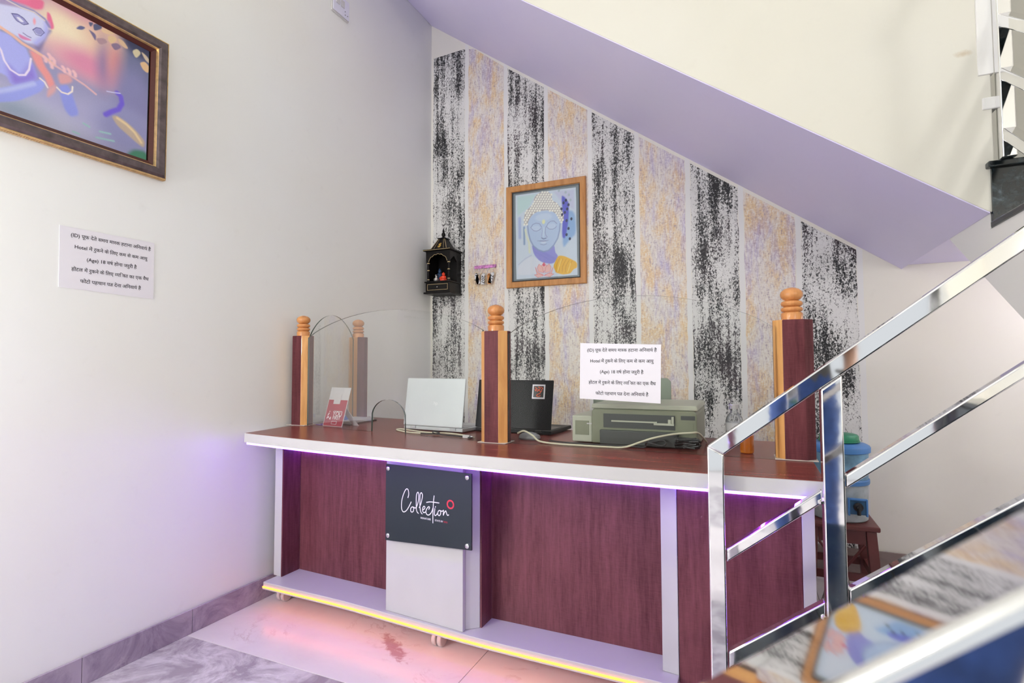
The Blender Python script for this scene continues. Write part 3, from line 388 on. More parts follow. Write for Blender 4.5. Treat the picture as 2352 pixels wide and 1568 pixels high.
MB().prism([(-.72, 1.563), (-.72, 1.69), (-1.10, 1.69), (-1.10, 1.515), (-1.40, 1.515), (-1.40, 1.31), (-1.68, 1.31), (-1.68, 1.11), (-1.96, 1.11), (-1.96, .805)],
           2.836, XR-.002, 'x').build('middle_flight', M['white_paint'], st)
MB().prism([(-.72, 1.563), (-.72, 1.69), (-1.10, 1.69), (-1.10, 1.515), (-1.40, 1.515), (-1.40, 1.31), (-1.68, 1.31), (-1.68, 1.11), (-1.96, 1.11), (-1.96, .805)],
           2.821, 2.836, 'x').build('stringer', M['white_paint'], st)
MB().box(2.862, XR-.002, -3.17, -1.965, .775, .912).build('corner_landing', M['white_paint'], st)
lf = [(2.06, .001), (2.06, .162), (2.325, .162), (2.325, .346), (2.55, .346), (2.55, .530), (2.775, .530), (2.775, .715), (2.861, .715), (2.861, .52), (2.32, .001)]
MB().prism(lf, -3.165, -1.778, 'y').build('lower_flight', M['white_paint'], st)
def tread(x0, x1, y0, y1, z): MB().box(x0, x1, y0, y1, z, z+.02).build('tread', M['granite'], st, bev=.004)
def riser(x0, x1, y0, y1, z0, z1): MB().box(x0, x1, y0, y1, z0, z1).build('riser', M['granite'], st)
tread(2.812, XR-.004, -1.137, -.004, 1.709)
for y, z0, z1 in ((-1.10, 1.516, 1.708), (-1.40, 1.312, 1.514), (-1.68, 1.112, 1.308), (-1.96, .933, 1.108)):
    riser(2.824, XR-.004, y-.020, y-.001, z0, z1)
for y0, y1, z in ((-1.435, -1.121, 1.516), (-1.715, -1.421, 1.312), (-1.995, -1.701, 1.112)):
    tread(2.815, XR-.004, y0, y1, z-.001)
tread(2.852, XR-.004, -3.172, -1.99, .913)
for x, z0, z1 in ((2.06, .002, .161), (2.325, .183, .345), (2.55, .367, .529), (2.775, .551, .714), (2.861, .736, .912)):
    riser(x-.018, x-.001, -3.165, -1.778, z0, z1)
for x0, x1, z in ((2.037, 2.306, .162), (2.301, 2.531, .346), (2.526, 2.756, .530), (2.751, 2.842, .715)):
    tread(x0, x1, -3.172, -1.770, z)

# ------------------------------------------------------------------ steel railings
def tubex(a, b, y0, y1, h, name, parent, bev=.004):
    """square tube in a plane of constant y; a, b = (x, z of the upper edge); h = upright depth"""
    MB().prism([(a[0], a[1]), (b[0], b[1]), (b[0], b[1]-h), (a[0], a[1]-h)], y0, y1, 'y').build(name, M['steel'], parent, bev=bev, seg=3, smooth=True)
def railing_x(name, label, y0, y1, dz, with_weld=True):
    r = thing(name, label, 'railing', (2.03, y0, 0))
    # hand rail with the first post mitred under it
    zt = lambda x: .882 + dz + .776*(x-2.01)
    MB().prism([(1.994, zt(1.994)), (2.838, zt(2.838)), (2.838, zt(2.838)-.050), (2.034, zt(2.034)-.050)], y0, y1, 'y').build('handrail', M['steel'], r, bev=.004, seg=3, smooth=True)
    MB().prism([(1.994, .001), (1.994, zt(1.994)), (2.034, zt(2.034)-.050), (2.034, .001)], y0, y1, 'y').build('post', M['steel'], r, bev=.004, seg=3, smooth=True)
    MB().prism([(2.253, .1825), (2.253, zt(2.253)-.052), (2.298, zt(2.298)-.052), (2.298, .1825)], y0-.004, y1+.004, 'y').build('post', M['steel'], r, bev=.004, seg=3, smooth=True)
    MB().prism([(2.80, .7355), (2.80, zt(2.80)-.052), (2.838, zt(2.838)-.052), (2.838, .7355)], y0, y1, 'y').build('post', M['steel'], r, bev=.004, seg=3, smooth=True)
    for nm, z0, sl, h in (('middle_rail', .611, .785, .032), ('bottom_rail', .357, .747, .040)):
        f = lambda x: z0 + dz + sl*(x-2.034)
        yy0, yy1 = y0+.003, y1-.003
        for a, b in ((2.036, 2.251), (2.300, 2.798)):
            tubex((a, f(a)), (b, f(b)), yy0, yy1, h, nm, r)
    for z0, sl in ((.585, .785), (.325, .747)):
        p = (2.247, (y0+.001), z0+dz+sl*.213)
        MB().lathe([(.002, -.006), (.006, -.003), (.006, .003), (.002, .006)], p, 8).build('weld_bead', M['chrome'], r, smooth=True)
    return r
railing_x('stair_railing', 'mirror polished square tube railing rising from beside the counter end', -1.822, -1.786, 0.0)
railing_x('stair_railing', 'nearest steel railing whose flat top rail mirrors the striped wall', -3.160, -3.122, .0455)
# railing of the middle flight, seen above the granite step
ur = thing('stair_railing', 'steel railing standing on the black granite step at upper right', 'railing', (2.86, -1.13, 1.73))
for y, zb in ((-1.135, 1.730), (-1.86, 1.133)):
    MB().box(2.842, 2.880, y-.019, y+.019, zb, zb+.98).build('post', M['steel'], ur, bev=.004, seg=3, smooth=True)
for nm, z, h in (('handrail', 2.70, .05), ('middle_rail', 2.232, .042), ('middle_rail', 2.056, .04), ('bottom_rail', 1.862, .04)):
    f = lambda y: z + .72*(y+1.10)
    MB().prism([(-1.155, f(-1.155)), (-1.96, f(-1.96)), (-1.96, f(-1.96)-h), (-1.155, f(-1.155)-h)], 2.843, 2.879, 'x').build(nm, M['steel'], ur, bev=.004, seg=3, smooth=True)

# ------------------------------------------------------------------ ceiling panels added out of frame as fill light
def lamp(x, y, label, col, p):
    t = thing('added_ceiling_light', label, 'lamp', (x, y, H), 'added unseen ceiling panel lights')
    MB().box(x-.32, x+.32, y-.32, y+.32, H-.045, H-.001).build('housing', M['white_paint'], t, bev=.004)
    MB().box(x-.29, x+.29, y-.29, y+.29, H-.049, H-.0452).build('diffuser', emis('lamp_diffuser', col, 1.2), t)
    ld = bpy.data.lights.new('fill_panel_light', 'AREA'); ld.shape = 'SQUARE'; ld.size = .56; ld.energy = p; ld.color = col
    lo = bpy.data.objects.new('fill_panel_light', ld); COL.objects.link(lo); lo.location = (0, 0, -.055); lo.parent = t
lamp(1.1, -2.3, 'added unseen ceiling panel light above the counter front', (1, .93, .80), FILL_PANEL_POWER)
lamp(2.9, -2.3, 'added unseen ceiling panel light above the stairs', (1, .93, .80), FILL_PANEL_POWER)
lamp(1.1, -4.6, 'added unseen ceiling panel light near the street opening, left one', (1, .97, .92), FILL_PANEL_POWER)
lamp(2.9, -4.6, 'added unseen ceiling panel light near the street opening, right one', (1, .97, .92), FILL_PANEL_POWER)

def added_globe_light(x, y, z, wx, label, col, p):  # globes added out of view to brighten the stair underside and walls
    """added fill light out of view, a frosted globe on a short wall arm"""
    t = thing('added_globe_light', label, 'lamp', (wx, y, z), 'added unseen globe fill lights')
    s_ = 1 if x > wx else -1
    MB().lathe([(.055, 0), (.055, .008), (.040, .016), (.012, .020)], (0, 0, 0), 24).xform(Matrix.Translation((wx+s_*.0005, y, z)) @ Matrix.Rotation(s_*math.pi/2, 4, 'Y')).build('wall_plate', M['chrome'], t, smooth=True)
    MB().tube([(wx+s_*.02, y, z), (x-s_*.125, y, z)], .010, 10).build('arm', M['chrome'], t, smooth=True)
    n = 24; MB().lathe([(max(.001, .13*math.sin(math.pi*k/n)), -.13*math.cos(math.pi*k/n)) for k in range(n+1)], (x, y, z), 32).build('globe', emis('fill_globe_glow', col, p), t, smooth=True)
added_globe_light(.22, -3.50, 1.25, 0, 'added unseen globe fill light on the left wall, nearer the picture', (1, .985, .97), FILL_GLOBE_LEFT)
added_globe_light(.24, -4.80, 2.25, 0, 'added unseen globe fill light on the left wall, nearer the street', (1, .985, .97), FILL_GLOBE_LEFT)
added_globe_light(XR-.24, -4.2, 1.70, XR, 'added unseen globe fill light on the right wall behind the stairs', (1, .98, .96), FILL_GLOBE_RIGHT)
added_globe_light(XR-.24, -.60, 1.43, XR, 'added unseen globe fill light in the alcove under the landing', (1, .97, .92), FILL_GLOBE_ALCOVE)

# ------------------------------------------------------------------ reception counter
ZT = .792
cn = thing('reception_counter', 'bow fronted reception counter in dark red brown laminate with white edges and glowing light strips', 'counter', (1.2, -1.3, 0))
FR = [(.104, -1.63), (.591, -1.694), (1.309, -1.754), (1.605, -1.770), (1.83, -1.773), (2.035, -1.771), (2.264, -1.762)]
def spline(P, n):
    P = [Vector((*p, 0)) if len(p) == 2 else Vector(p) for p in P]; out = []
    Q = [2*P[0]-P[1]] + P + [2*P[-1]-P[-2]]
    for i in range(1, len(Q)-2):
        for k in range(n):
            t = k/n; a, b, c, d = Q[i-1], Q[i], Q[i+1], Q[i+2]
            out.append(.5*((2*b) + (c-a)*t + (2*a-5*b+4*c-d)*t*t + (3*b-a-3*c+d)*t**3))
    out.append(P[-1]); return out
front = [(p.x, p.y) for p in spline(FR, 6)]
back = [(2.268, -1.062), (1.9, -1.03), (.88, -.968), (.38, -.878), (.030, -.835)]
ring = front + back
tp = MB().prism(ring, ZT-.036, ZT).build('countertop', M['lamtop'], cn)
# white edge band wrapped round the front and the two ends
def band(path, z0, z1, t, name, m, parent, off=0.0):
    mb = MB(); n = len(path); nor = []
    for i in range(n):
        a = Vector(path[max(0, i-1)]); b = Vector(path[min(n-1, i+1)]); d = (b-a).normalized(); nor.append(Vector((d.y, -d.x)))
    inn = [Vector(p) + nor[i]*off for i, p in enumerate(path)]; out = [inn[i] + nor[i]*t for i in range(n)]
    mb.prism([tuple(p) for p in out] + [tuple(p) for p in inn[::-1]], z0, z1); return mb.build(name, m, parent)
endl = [(.049, -1.331)]
band([(.049, -1.331)] + front, ZT-.040, ZT-.0015, .006, 'edge_band', M['white_lam'], tp)
band([(p[0], p[1]+.016) for p in front], ZT-.050, ZT-.0405, .010, 'led_strip', M['violet_led'], cn)
# plinth on castors
PF = [(.098, -1.520), (.539, -1.531), (.85, -1.553), (1.207, -1.578), (1.647, -1.588), (1.880, -1.592)]
pl = [(p.x, p.y) for p in spline(PF, 5)]
MB().prism(pl + [(1.880, -1.10), (.098, -1.05)], .094, .120).build('plinth', M['white_lam'], cn, bev=.0015)
band(pl, .0965, .1020, .004, 'led_strip', M['orange_led'], cn, off=.0005)
band([(q[0], q[1]+.014) for q in pl], .0885, .0935, .008, 'led_strip', M['orange_led_under'], cn)
band([(p[0], p[1]) for p in pl], .0900, .0950, .003, 'led_channel', M['white_lam'], cn, off=.0005)
def castor(x, y):
    c = MB().box(x-.022, x+.022, y-.022, y+.022, .086, .0935).build('castor', M['white_lam'], cn, bev=.002)
    MB().lathe([(.007, .06), (.007, .088)], (x, y, 0), 10).build('stem', M['chrome'], c)
    for s in (-1, 1):
        wb_ = MB().lathe([(.006, -.009), (.026, -.009), (.029, -.006), (.029, .006), (.026, .009), (.006, .009)], (0, 0, 0), 20)
        wb_.xform(Matrix.Translation((x+s*.0125, y, .0292)) @ Matrix.Rotation(math.pi/2, 4, 'Y'))
        wb_.build('wheel', M['white_lam'], c, smooth=True)
    fk = MB(); fk.tube([(x-.026+.052*k/8, y+.030*math.cos(0)*0+.002, .030+.036*math.sin(math.pi*k/8)) for k in range(9)], .004, 6).build('fork', M['white_lam'], c, smooth=True)
for x, y in ((.112, -1.412), (.98, -1.47), (1.78, -1.45), (.18, -1.15), (1.78, -1.18)): castor(x, y)
# uprights, recessed panels
def wall_piece(name, pts, z0, z1, m, bev=.0012): return MB().prism(pts, z0, z1).build(name, m, cn, bev=bev, seg=1)
ZU = ZT-.0365
wall_piece('pilaster', [(.076, -1.443), (.124, -1.447), (.124, -1.05), (.076, -1.05)], .1205, ZU, M['white_lam'])
wall_piece('side_return', [(.1245, -1.446), (.130, -1.446), (.130, -1.342), (.1245, -1.342)], .1205, ZU, M['lam'], 0)
wall_piece('front_panel', [(.1305, -1.341), (.770, -1.378), (.770, -1.360), (.1305, -1.323)], .1205, ZU, M['lam'], 0)
wall_piece('pilaster', [(.771, -1.530), (1.135, -1.564), (1.135, -1.30), (.771, -1.30)], .1205, ZU, M['white_lam'])
wall_piece('pilaster', [(1.1355, -1.545), (1.176, -1.510), (1.176, -1.30), (1.1355, -1.30)], .1205, ZU, M['white_lam'])
wall_piece('side_return', [(1.1765, -1.508), (1.183, -1.508), (1.183, -1.424), (1.1765, -1.424)], .1205, ZU, M['lam'], 0)
wall_piece('front_panel', [(1.1835, -1.424), (1.829, -1.434), (1.829, -1.416), (1.1835, -1.406)], .1205, ZU, M['lam'], 0)
wall_piece('pilaster', [(1.830, -1.527), (1.880, -1.533), (1.880, -1.10), (1.830, -1.10)], .1205, ZU, M['white_lam'])
wall_piece('door', [(1.8815, -1.530), (2.228, -1.512), (2.228, -1.494), (1.8815, -1.512)], .012, ZU, M['lam'])
wall_piece('pilaster', [(2.2285, -1.515), (2.262, -1.513), (2.262, -1.08), (2.2285, -1.08)], .001, ZU, M['white_lam'])
for a, b, za in (((.136, -1.343), (.766, -1.3795), .680), ((1.188, -1.4255), (1.826, -1.4355), .679), ((1.884, -1.5315), (2.224, -1.5135), .698)):
    band([a, b], za, za+.006, .009, 'led_strip', M['violet_fill_led'], cn)
# newel posts
def newel(x, y, z, h, name='newel_post', dark=(0, 2, 4, 6), rot=0):
    P = [(-.029, -.04), (.029, -.04), (.055, -.014), (.055, .014), (.029, .04), (-.029, .04), (-.055, .014), (-.055, -.014)]
    c, s = math.cos(rot), math.sin(rot); P = [(x+p[0]*c-p[1]*s, y+p[0]*s+p[1]*c) for p in P]
    mb = MB(); n = 8; mb.v = [(*p, z) for p in P] + [(*p, z+h) for p in P]
    mb.f = [tuple(range(8))[::-1], tuple(range(8, 16))]; mb.m = [0, 0]
    for i in range(8): mb.f.append((i, (i+1) % 8, 8+(i+1) % 8, 8+i)); mb.m.append(1 if i in dark else 0)
    p = mb.build(name, [M['pine'], M['lam_post']], cn, bev=.0015, seg=1)
    pr = [(.030, 0), (.031, .018), (.029, .022), (.023, .025), (.029, .028), (.0315, .033), (.029, .038), (.022, .041), (.029, .045), (.0315, .051), (.028, .057), (.018, .061), (.0245, .064), (.031, .072), (.0325, .080), (.030, .088), (.021, .096), (.008, .1005), (.001, .101)]
    MB().lathe(pr, (x, y, z+h+.0003), 28).build('finial', M['pine_ball'], p, smooth=True)
    MB().box(x-.058, x+.058, y-.043, y+.043, z, z+.003).build('sealant', mat('clear_sealant', (.55, .50, .46), .3), p, bev=.002)
newel(.088, -1.295, ZT+.0003, .434)
newel(1.222, -1.465, ZT+.0003, .416)
newel(2.222, -1.437, ZT+.0003, .424, dark=(0, 1, 2, 4, 6))
newel(.088, -.888, ZT+.0003, .446, dark=(1, 2, 4))
# glass screens
def pane(a, b, z0, ze, zp, cut=None):
    a = Vector(a); b = Vector(b); Ld = (b-a).length; d = (b-a)/Ld; nrm = Vector((-d.y, d.x))
    ol = []
    for k in range(25):
        t = k/24; ol.append((t*Ld, ze + (zp-ze)*(1-(2*t-1)**2)**.85))
    ol.append((Ld, z0))
    if cut:
        s0, s1, zc = cut
        for k in range(17):
            an = math.pi*k/16; ol.append(((s0+s1)/2 + (s1-s0)/2*math.cos(an), z0 + (zc-z0)*(.45 + .55*math.sin(an)) if 0 < k < 16 else z0))
    ol.append((0, z0))
    mb = MB(); n = len(ol)
    pt = lambda p, o: (a.x + d.x*p[0] + nrm.x*o, a.y + d.y*p[0] + nrm.y*o, p[1])
    mb.v = [pt(p, -.004) for p in ol] + [pt(p, .004) for p in ol]
    mb.f = [tuple(range(n)), tuple(range(n, 2*n))[::-1]]; mb.m = [0, 0]
    for i in range(n):
        j = (i+1) % n; mb.f.append((i, n+i, n+j, j)); mb.m.append(1)
    return mb.build('glass_pane', [M['glass'], M['glass_edge']], cn)
pane((.146, -1.318), (1.166, -1.462), ZT+.0006, 1.215, 1.322, (.435, .633, .934))
pane((1.278, -1.4725), (2.168, -1.4675), ZT+.0006, 1.195, 1.315)
pane((.088, -1.252), (.088, -.930), ZT+.0006, 1.225, 1.346)

# ------------------------------------------------------------------ lettering
def txt_mesh(s, size=1.0):
    c = bpy.data.curves.new('lettering', 'FONT'); c.body = s; c.size = size; c.resolution_u = 3; c.offset = .011
    ob = bpy.data.objects.new('lettering', c); COL.objects.link(ob); bpy.context.view_layer.update()
    dg = bpy.context.evaluated_depsgraph_get(); me = bpy.data.meshes.new_from_object(ob.evaluated_get(dg))
    V = [tuple(v.co[:2]) for v in me.vertices]; F = [tuple(p.vertices) for p in me.polygons]
    bpy.data.objects.remove(ob); bpy.data.curves.remove(c); bpy.data.meshes.remove(me); return V, F
_bar = max(p[0] for p in txt_mesh('I')[0])
def adv(s): return max(p[0] for p in txt_mesh(s+'I')[0]) - _bar
def ribbon(path, wd):
    V = []; F = []; n = len(path)
    for i in range(n):
        a = Vector(path[max(0, i-1)]); b = Vector(path[min(n-1, i+1)]); d = (b-a); d = d.normalized() if d.length > 1e-9 else Vector((1, 0))
        q = Vector((-d.y, d.x))*wd/2; p = Vector(path[i]); V += [tuple(p-q), tuple(p+q)]
    for i in range(n-1): F.append((2*i, 2*i+2, 2*i+3, 2*i+1))
    return V, F
def clip(V, F, xc):
    bm = bmesh.new(); vs = [bm.verts.new((x, y, 0)) for x, y in V]
    for f in F:
        try: bm.faces.new([vs[i] for i in f])
        except ValueError: pass
    bmesh.ops.bisect_plane(bm, geom=bm.verts[:]+bm.edges[:]+bm.faces[:], plane_co=(xc, 0, 0), plane_no=(1, 0, 0), clear_outer=True)
    bm.verts.index_update(); V2 = [tuple(v.co[:2]) for v in bm.verts]; F2 = [tuple(v.index for v in f.verts) for f in bm.faces]; bm.free(); return V2, F2
def line_mesh(tokens):
    """tokens: plain string, ('h', char, cut) half letter, 'RA' and 'REPH' marks on what came before"""
    V = []; F = []; x = 0
    def put(v, f, dx):
        o = len(V); V.extend((p[0]+dx, p[1]) for p in v); F.extend(tuple(o+i for i in g) for g in f)
    for t in tokens:
        if isinstance(t, tuple):
            v, f = txt_mesh(t[1]); a = adv(t[1])*t[2]; put(*clip(v, f, a), x); x += a
        elif t == 'RA': put(*ribbon([(x-.20, .26), (x-.30, .18), (x-.46, .05)], .06), 0)
        elif t == 'REPH': put(*ribbon([(x-.20, .66), (x-.30, .74), (x-.28, .86), (x-.16, .90), (x-.06, .84)], .06), 0)
        else: put(*txt_mesh(t), x); x += adv(t)
    return V, F, x
NOTICE = [["(ID) प", 'RA', "ूफ देते समय मा", ('h', 'स', .62), "क हटाना अिनवाय", 'REPH', " है"],
          ["Hotel में रुकने के िलए कम से कम आयु"],
          ["(Age) 18 वष", 'REPH', " होना जरुरी है"],
          ["होटल में रुकने के िलए ", ('h', 'व', .66), "यि", ('h', 'क', .72), "त का एक वैध"],
          ["फोटो पहचान पत", 'RA', " देना अिनवाय", 'REPH', " है"]]
NL = [line_mesh(t) for t in NOTICE]
def notice_lines(width, height, wfrac, z_top, pitch):
    """five centred lines on a sheet, returned in sheet coordinates (0..width, 0..height)"""
    sc = width*wfrac/NL[0][2]; V = []; F = []
    for i, (v, f, wd) in enumerate(NL):
        k = sc*min(1., 1.0); ox = width*.525 - wd*k/2; oy = z_top - i*pitch
        o = len(V); V += [(ox+p[0]*k, oy+p[1]*k) for p in v]; F += [tuple(o+j for j in g) for g in f]
    return V, F
def on_plane(V, F, org, ux, uz, name, m, parent):
    org, ux, uz = Vector(org), Vector(ux), Vector(uz); mb = MB()
    mb.add([tuple(org + ux*p[0] + uz*p[1]) for p in V], F); return mb.build(name, m, parent)
# sheet on the left wall
sh = thing('paper_notice', 'white notice sheet taped to the cream left wall below the gilt picture', 'notice', (.001, -2.13, 1.34))
MB().prism([(-2.284, 1.345), (-1.973, 1.338), (-1.975, 1.556), (-2.287, 1.552)], .0006, .0016, 'x').build('sheet', M['paper'], sh)
V, F = notice_lines(.31, .21, .86, .176, .0385)
on_plane(V, F, (.0019, -2.284, 1.345), (0, 1, .006), (0, 0, 1), 'lettering', M['ink'], sh)['kind'] = 'stuff'
# sheet on the glass
gd = Vector((2.168-1.278, -1.4675+1.4725, 0)).normalized(); gn = Vector((gd.y, -gd.x, 0))
g0 = Vector((1.278, -1.4725, 0)) + gn*.0046
sh2 = thing('paper_notice', 'white notice sheet stuck on the glass in front of the printer', 'notice', (1.69, -1.47, .95))
s0 = 1.552-1.278
mb = MB(); q = []
for s, z in ((s0, .963), (s0+.276, .952), (s0+.280, 1.147), (s0+.004, 1.157)): q.append(g0 + gd*s + Vector((0, 0, z)))
mb.add([tuple(p) for p in q] + [tuple(p + gn*.0008) for p in q], [(3, 2, 1, 0), (4, 5, 6, 7), (0, 1, 5, 4), (1, 2, 6, 5), (2, 3, 7, 6), (3, 0, 4, 7)]); mb.build('sheet', M['paper'], sh2)
V, F = notice_lines(.28, .195, .85, .167, .0372)
on_plane(V, F, tuple(g0 + gd*s0 + gn*.0011 + Vector((0, 0, .960))), tuple(gd + Vector((0, 0, -.012))), (0, 0, 1), 'lettering', M['ink'], sh2)['kind'] = 'stuff'

# ------------------------------------------------------------------ painted pictures: flat print as vertex colours on a fine grid
def paint_grid(name, shapes, wd, ht, nx, ny, base, place, parent, softk=1.0, gain=1.06):
    U, Vv = np.meshgrid(np.linspace(0, wd, nx), np.linspace(0, ht, ny)); img = np.empty((ny, nx, 3)); img[:] = srgb(*base)
    def blend(a, col, sl):
        img[sl] = img[sl]*(1-a[..., None]) + np.array(srgb(*col))*a[..., None]
    def window(x0, x1, y0, y1):
        i0 = max(0, int(x0/wd*(nx-1))-1); i1 = min(nx, int(x1/wd*(nx-1))+3); j0 = max(0, int(y0/ht*(ny-1))-1); j1 = min(ny, int(y1/ht*(ny-1))+3)
        return (slice(j0, max(j0, j1)), slice(i0, max(i0, i1)))
    def seg(X, Y, a, b):
        dx, dy = b[0]-a[0], b[1]-a[1]; l2 = dx*dx+dy*dy+1e-12
        t = np.clip(((X-a[0])*dx+(Y-a[1])*dy)/l2, 0, 1); return np.hypot(X-a[0]-t*dx, Y-a[1]-t*dy)
    def smooth(x): x = np.clip(x, 0, 1); return x*x*(3-2*x)
    for kind, col, soft, w_, P in shapes:
        soft = max(soft*softk, .0012)
        if kind == 'p' and (len(P) > 4 or softk > 1.2):      # round the corners of hand drawn outlines
            for _ in range(2):
                P = [q for i in range(len(P)) for q in ((.8*P[i][0]+.2*P[(i+1) % len(P)][0], .8*P[i][1]+.2*P[(i+1) % len(P)][1]), (.2*P[i][0]+.8*P[(i+1) % len(P)][0], .2*P[i][1]+.8*P[(i+1) % len(P)][1]))]
        if kind == 'e':
            c, ex, ey = P; rx = math.hypot(ex[0]-c[0], ex[1]-c[1]); ry = math.hypot(ey[0]-c[0], ey[1]-c[1])
            sl = window(c[0]-rx-soft, c[0]+rx+soft, c[1]-ry-soft, c[1]+ry+soft); X, Y = U[sl], Vv[sl]
            if X.size == 0: continue
            d = (np.hypot((X-c[0])/rx, (Y-c[1])/ry)-1)*min(rx, ry); blend(smooth(.5-d/soft), col, sl)
        else:
            xs_ = [p[0] for p in P]; ys_ = [p[1] for p in P]; g = soft+w_
            sl = window(min(xs_)-g, max(xs_)+g, min(ys_)-g, max(ys_)+g); X, Y = U[sl], Vv[sl]
            if X.size == 0: continue
            n = len(P); d = np.full(X.shape, 9.)
            for i in range(n-1 if kind == 's' else n): d = np.minimum(d, seg(X, Y, P[i], P[(i+1) % n]))
            if kind == 's': blend(smooth(.5-(d-w_/2)/soft), col, sl)
            else:
                ins = np.zeros(X.shape, bool)
                for i in range(n):
                    (x1, y1), (x2, y2) = P[i], P[i-1]
                    if y1 != y2: ins ^= ((y1 > Y) != (y2 > Y)) & (X < (x2-x1)*(Y-y1)/(y2-y1)+x1)
                blend(smooth(.5-np.where(ins, -d, d)/soft), col, sl)
    rs = np.random.RandomState(3); img *= 1 + .05*(rs.rand(ny, nx, 1)-.5); img = np.clip(img*gain, 0, 1)
    me = bpy.data.meshes.new(name); nv = nx*ny; me.vertices.add(nv)
    co = np.array([place(0, 0)]) + U.reshape(-1, 1)*(np.array(place(1, 0))-np.array(place(0, 0))) + Vv.reshape(-1, 1)*(np.array(place(0, 1))-np.array(place(0, 0)))
    if parent is not None: co = co - np.array(parent.location)
    me.vertices.foreach_set('co', co.ravel()); idx = np.arange(nv).reshape(ny, nx)
    q = np.stack([idx[:-1, :-1], idx[:-1, 1:], idx[1:, 1:], idx[1:, :-1]], -1).reshape(-1, 4); nf = len(q)
    me.loops.add(nf*4); me.loops.foreach_set('vertex_index', q.ravel().astype(np.int32)); me.polygons.add(nf)
    me.polygons.foreach_set('loop_start', np.arange(0, nf*4, 4).astype(np.int32)); me.update(calc_edges=True); me.validate()
    at = me.attributes.new('paint', 'FLOAT_COLOR', 'POINT'); at.data.foreach_set('color', np.concatenate([img.reshape(-1, 3), np.ones((nv, 1))], 1).ravel().astype(np.float32))
    me.materials.append(attr_mat(name+'_print', .45)); ob = bpy.data.objects.new(name, me); COL.objects.link(ob); ob.parent = parent; return ob
def frame_ring(prof, u0, u1, v0, v1, place, name, m, parent, smooth=False):
    """mitred picture frame. prof: (inset from the outer edge, height off the wall)"""
    mb = MB(); n = len(prof); cs = [(u0, v0, 1, 1), (u1, v0, -1, 1), (u1, v1, -1, -1), (u0, v1, 1, -1)]
    for (cu, cv, su, sv) in cs:
        for i_, h_ in prof: mb.v.append(place(cu+su*i_, cv+sv*i_, h_))
    for k in range(4):
        l = (k+1) % 4
        for i in range(n):
            j = (i+1) % n; mb.f.append((k*n+i, l*n+i, l*n+j, k*n+j)); mb.m.append(0)
    ob = mb.build(name, m, parent)
    bm = bmesh.new(); bm.from_mesh(ob.data); bmesh.ops.recalc_face_normals(bm, faces=bm.faces[:]); bm.to_mesh(ob.data); bm.free(); return ob
# flute player in a bronze and gilt frame, left wall (u = +Y, v = +Z, h = +X)
kp = thing('framed_picture', 'large gilt edged picture of a blue skinned flute player on the left wall', 'picture', (.0, -2.36, 1.80))
pk = lambda u, v, h=0: (h, u, v)
ku0, ku1, kv0, kv1 = -2.762, -1.951, 1.806, 2.353
bronze = mat('dark_bronze_moulding', (.105, .080, .085), .35, .3, var=.45, vscale=30); gilt = mat('gilt_moulding', (.62, .42, .20), .3, .7, var=.2, vscale=60)
frame_ring([(0, .002), (0, .022), (.002, .026), (.005, .026), (.005, .002)], ku0, ku1, kv0, kv1, pk, 'gilt_edge', gilt, kp)
frame_ring([(.0052, .002), (.0052, .025), (.014, .034), (.034, .032), (.0405, .026), (.0405, .002)], ku0, ku1, kv0, kv1, pk, 'frame', bronze, kp)
frame_ring([(.0407, .002), (.0407, .026), (.043, .025), (.0455, .018), (.0455, .002)], ku0, ku1, kv0, kv1, pk, 'gilt_slip', gilt, kp)
frame_ring([(.0457, .002), (.0457, .016), (.060, .008), (.060, .002)], ku0, ku1, kv0, kv1, pk, 'inner_rebate', mat('dark_red_rebate', (.06, .008, .006), .4), kp)
# rope beading along the lower gilt edge
rope = MB()
for k in range(118):
    u = ku0 + (k+.5)*(ku1-ku0)/118
    rope.add([pk(u-.0026, kv0-.002, .006), pk(u+.0026, kv0-.002, .006), pk(u+.0026, kv0-.002, .020), pk(u-.0026, kv0-.002, .020), pk(u-.001, kv0+.0005, .004), pk(u+.004, kv0+.0005, .004), pk(u+.004, kv0+.0005, .022), pk(u-.001, kv0+.0005, .022)],
             [(0, 1, 2, 3), (4, 7, 6, 5), (0, 4, 5, 1), (1, 5, 6, 2), (2, 6, 7, 3), (3, 7, 4, 0)])
ro = rope.build('rope_beading', gilt, kp); ro['kind'] = 'stuff'
paint_grid('canvas', FLUTE, .673, .457, 380, 258, (150, 150, 188), lambda u, v: (.006, -2.69+u, 1.84+v), kp, 1.6)
MB().box(.001, .004, -2.70, -2.01, 1.83, 2.31).build('backing_board', M['black_wood'], kp)
# serene blue face in an oak frame, back wall (u = +X, v = +Z, h = -Y)
bp = thing('framed_picture', 'oak framed picture of a serene blue face with curled hair on the striped wall', 'picture', (.888, -.0, 1.60))
pb = lambda u, v, h=0: (u, -h, v)
frame_ring([(0, .002), (0, .020), (.004, .024), (.036, .022), (.040, .016), (.040, .002)], .610, 1.166, 1.598, 2.287, pb, 'frame', M['oak'], bp)
frame_ring([(.0402, .002), (.0402, .013), (.047, .011), (.047, .002)], .610, 1.166, 1.598, 2.287, pb, 'black_slip', M['black_pl'], bp)
shp = list(FACE)
dots = [('e', (250, 246, 238), .0024, 0, [(x, y), (x+.0074, y), (x, y+.0074)]) for x, y in CURLS]
k_ = next(i for i, s in enumerate(shp) if s[1] == (184, 176, 180)); shp = shp[:k_+1] + dots + shp[k_+1:]
paint_grid('print', shp, .496, .627, 200, 252, (128, 138, 146), lambda u, v: (.64+u, -.006, 1.63+v), bp)
MB().box(.625, 1.151, -.004, -.001, 1.613, 2.272).build('backing_board', M['black_wood'], bp)
MB().box(.652, 1.124, -.0100, -.0085, 1.640, 2.245).build('picture_glass', M['picglass'], bp)

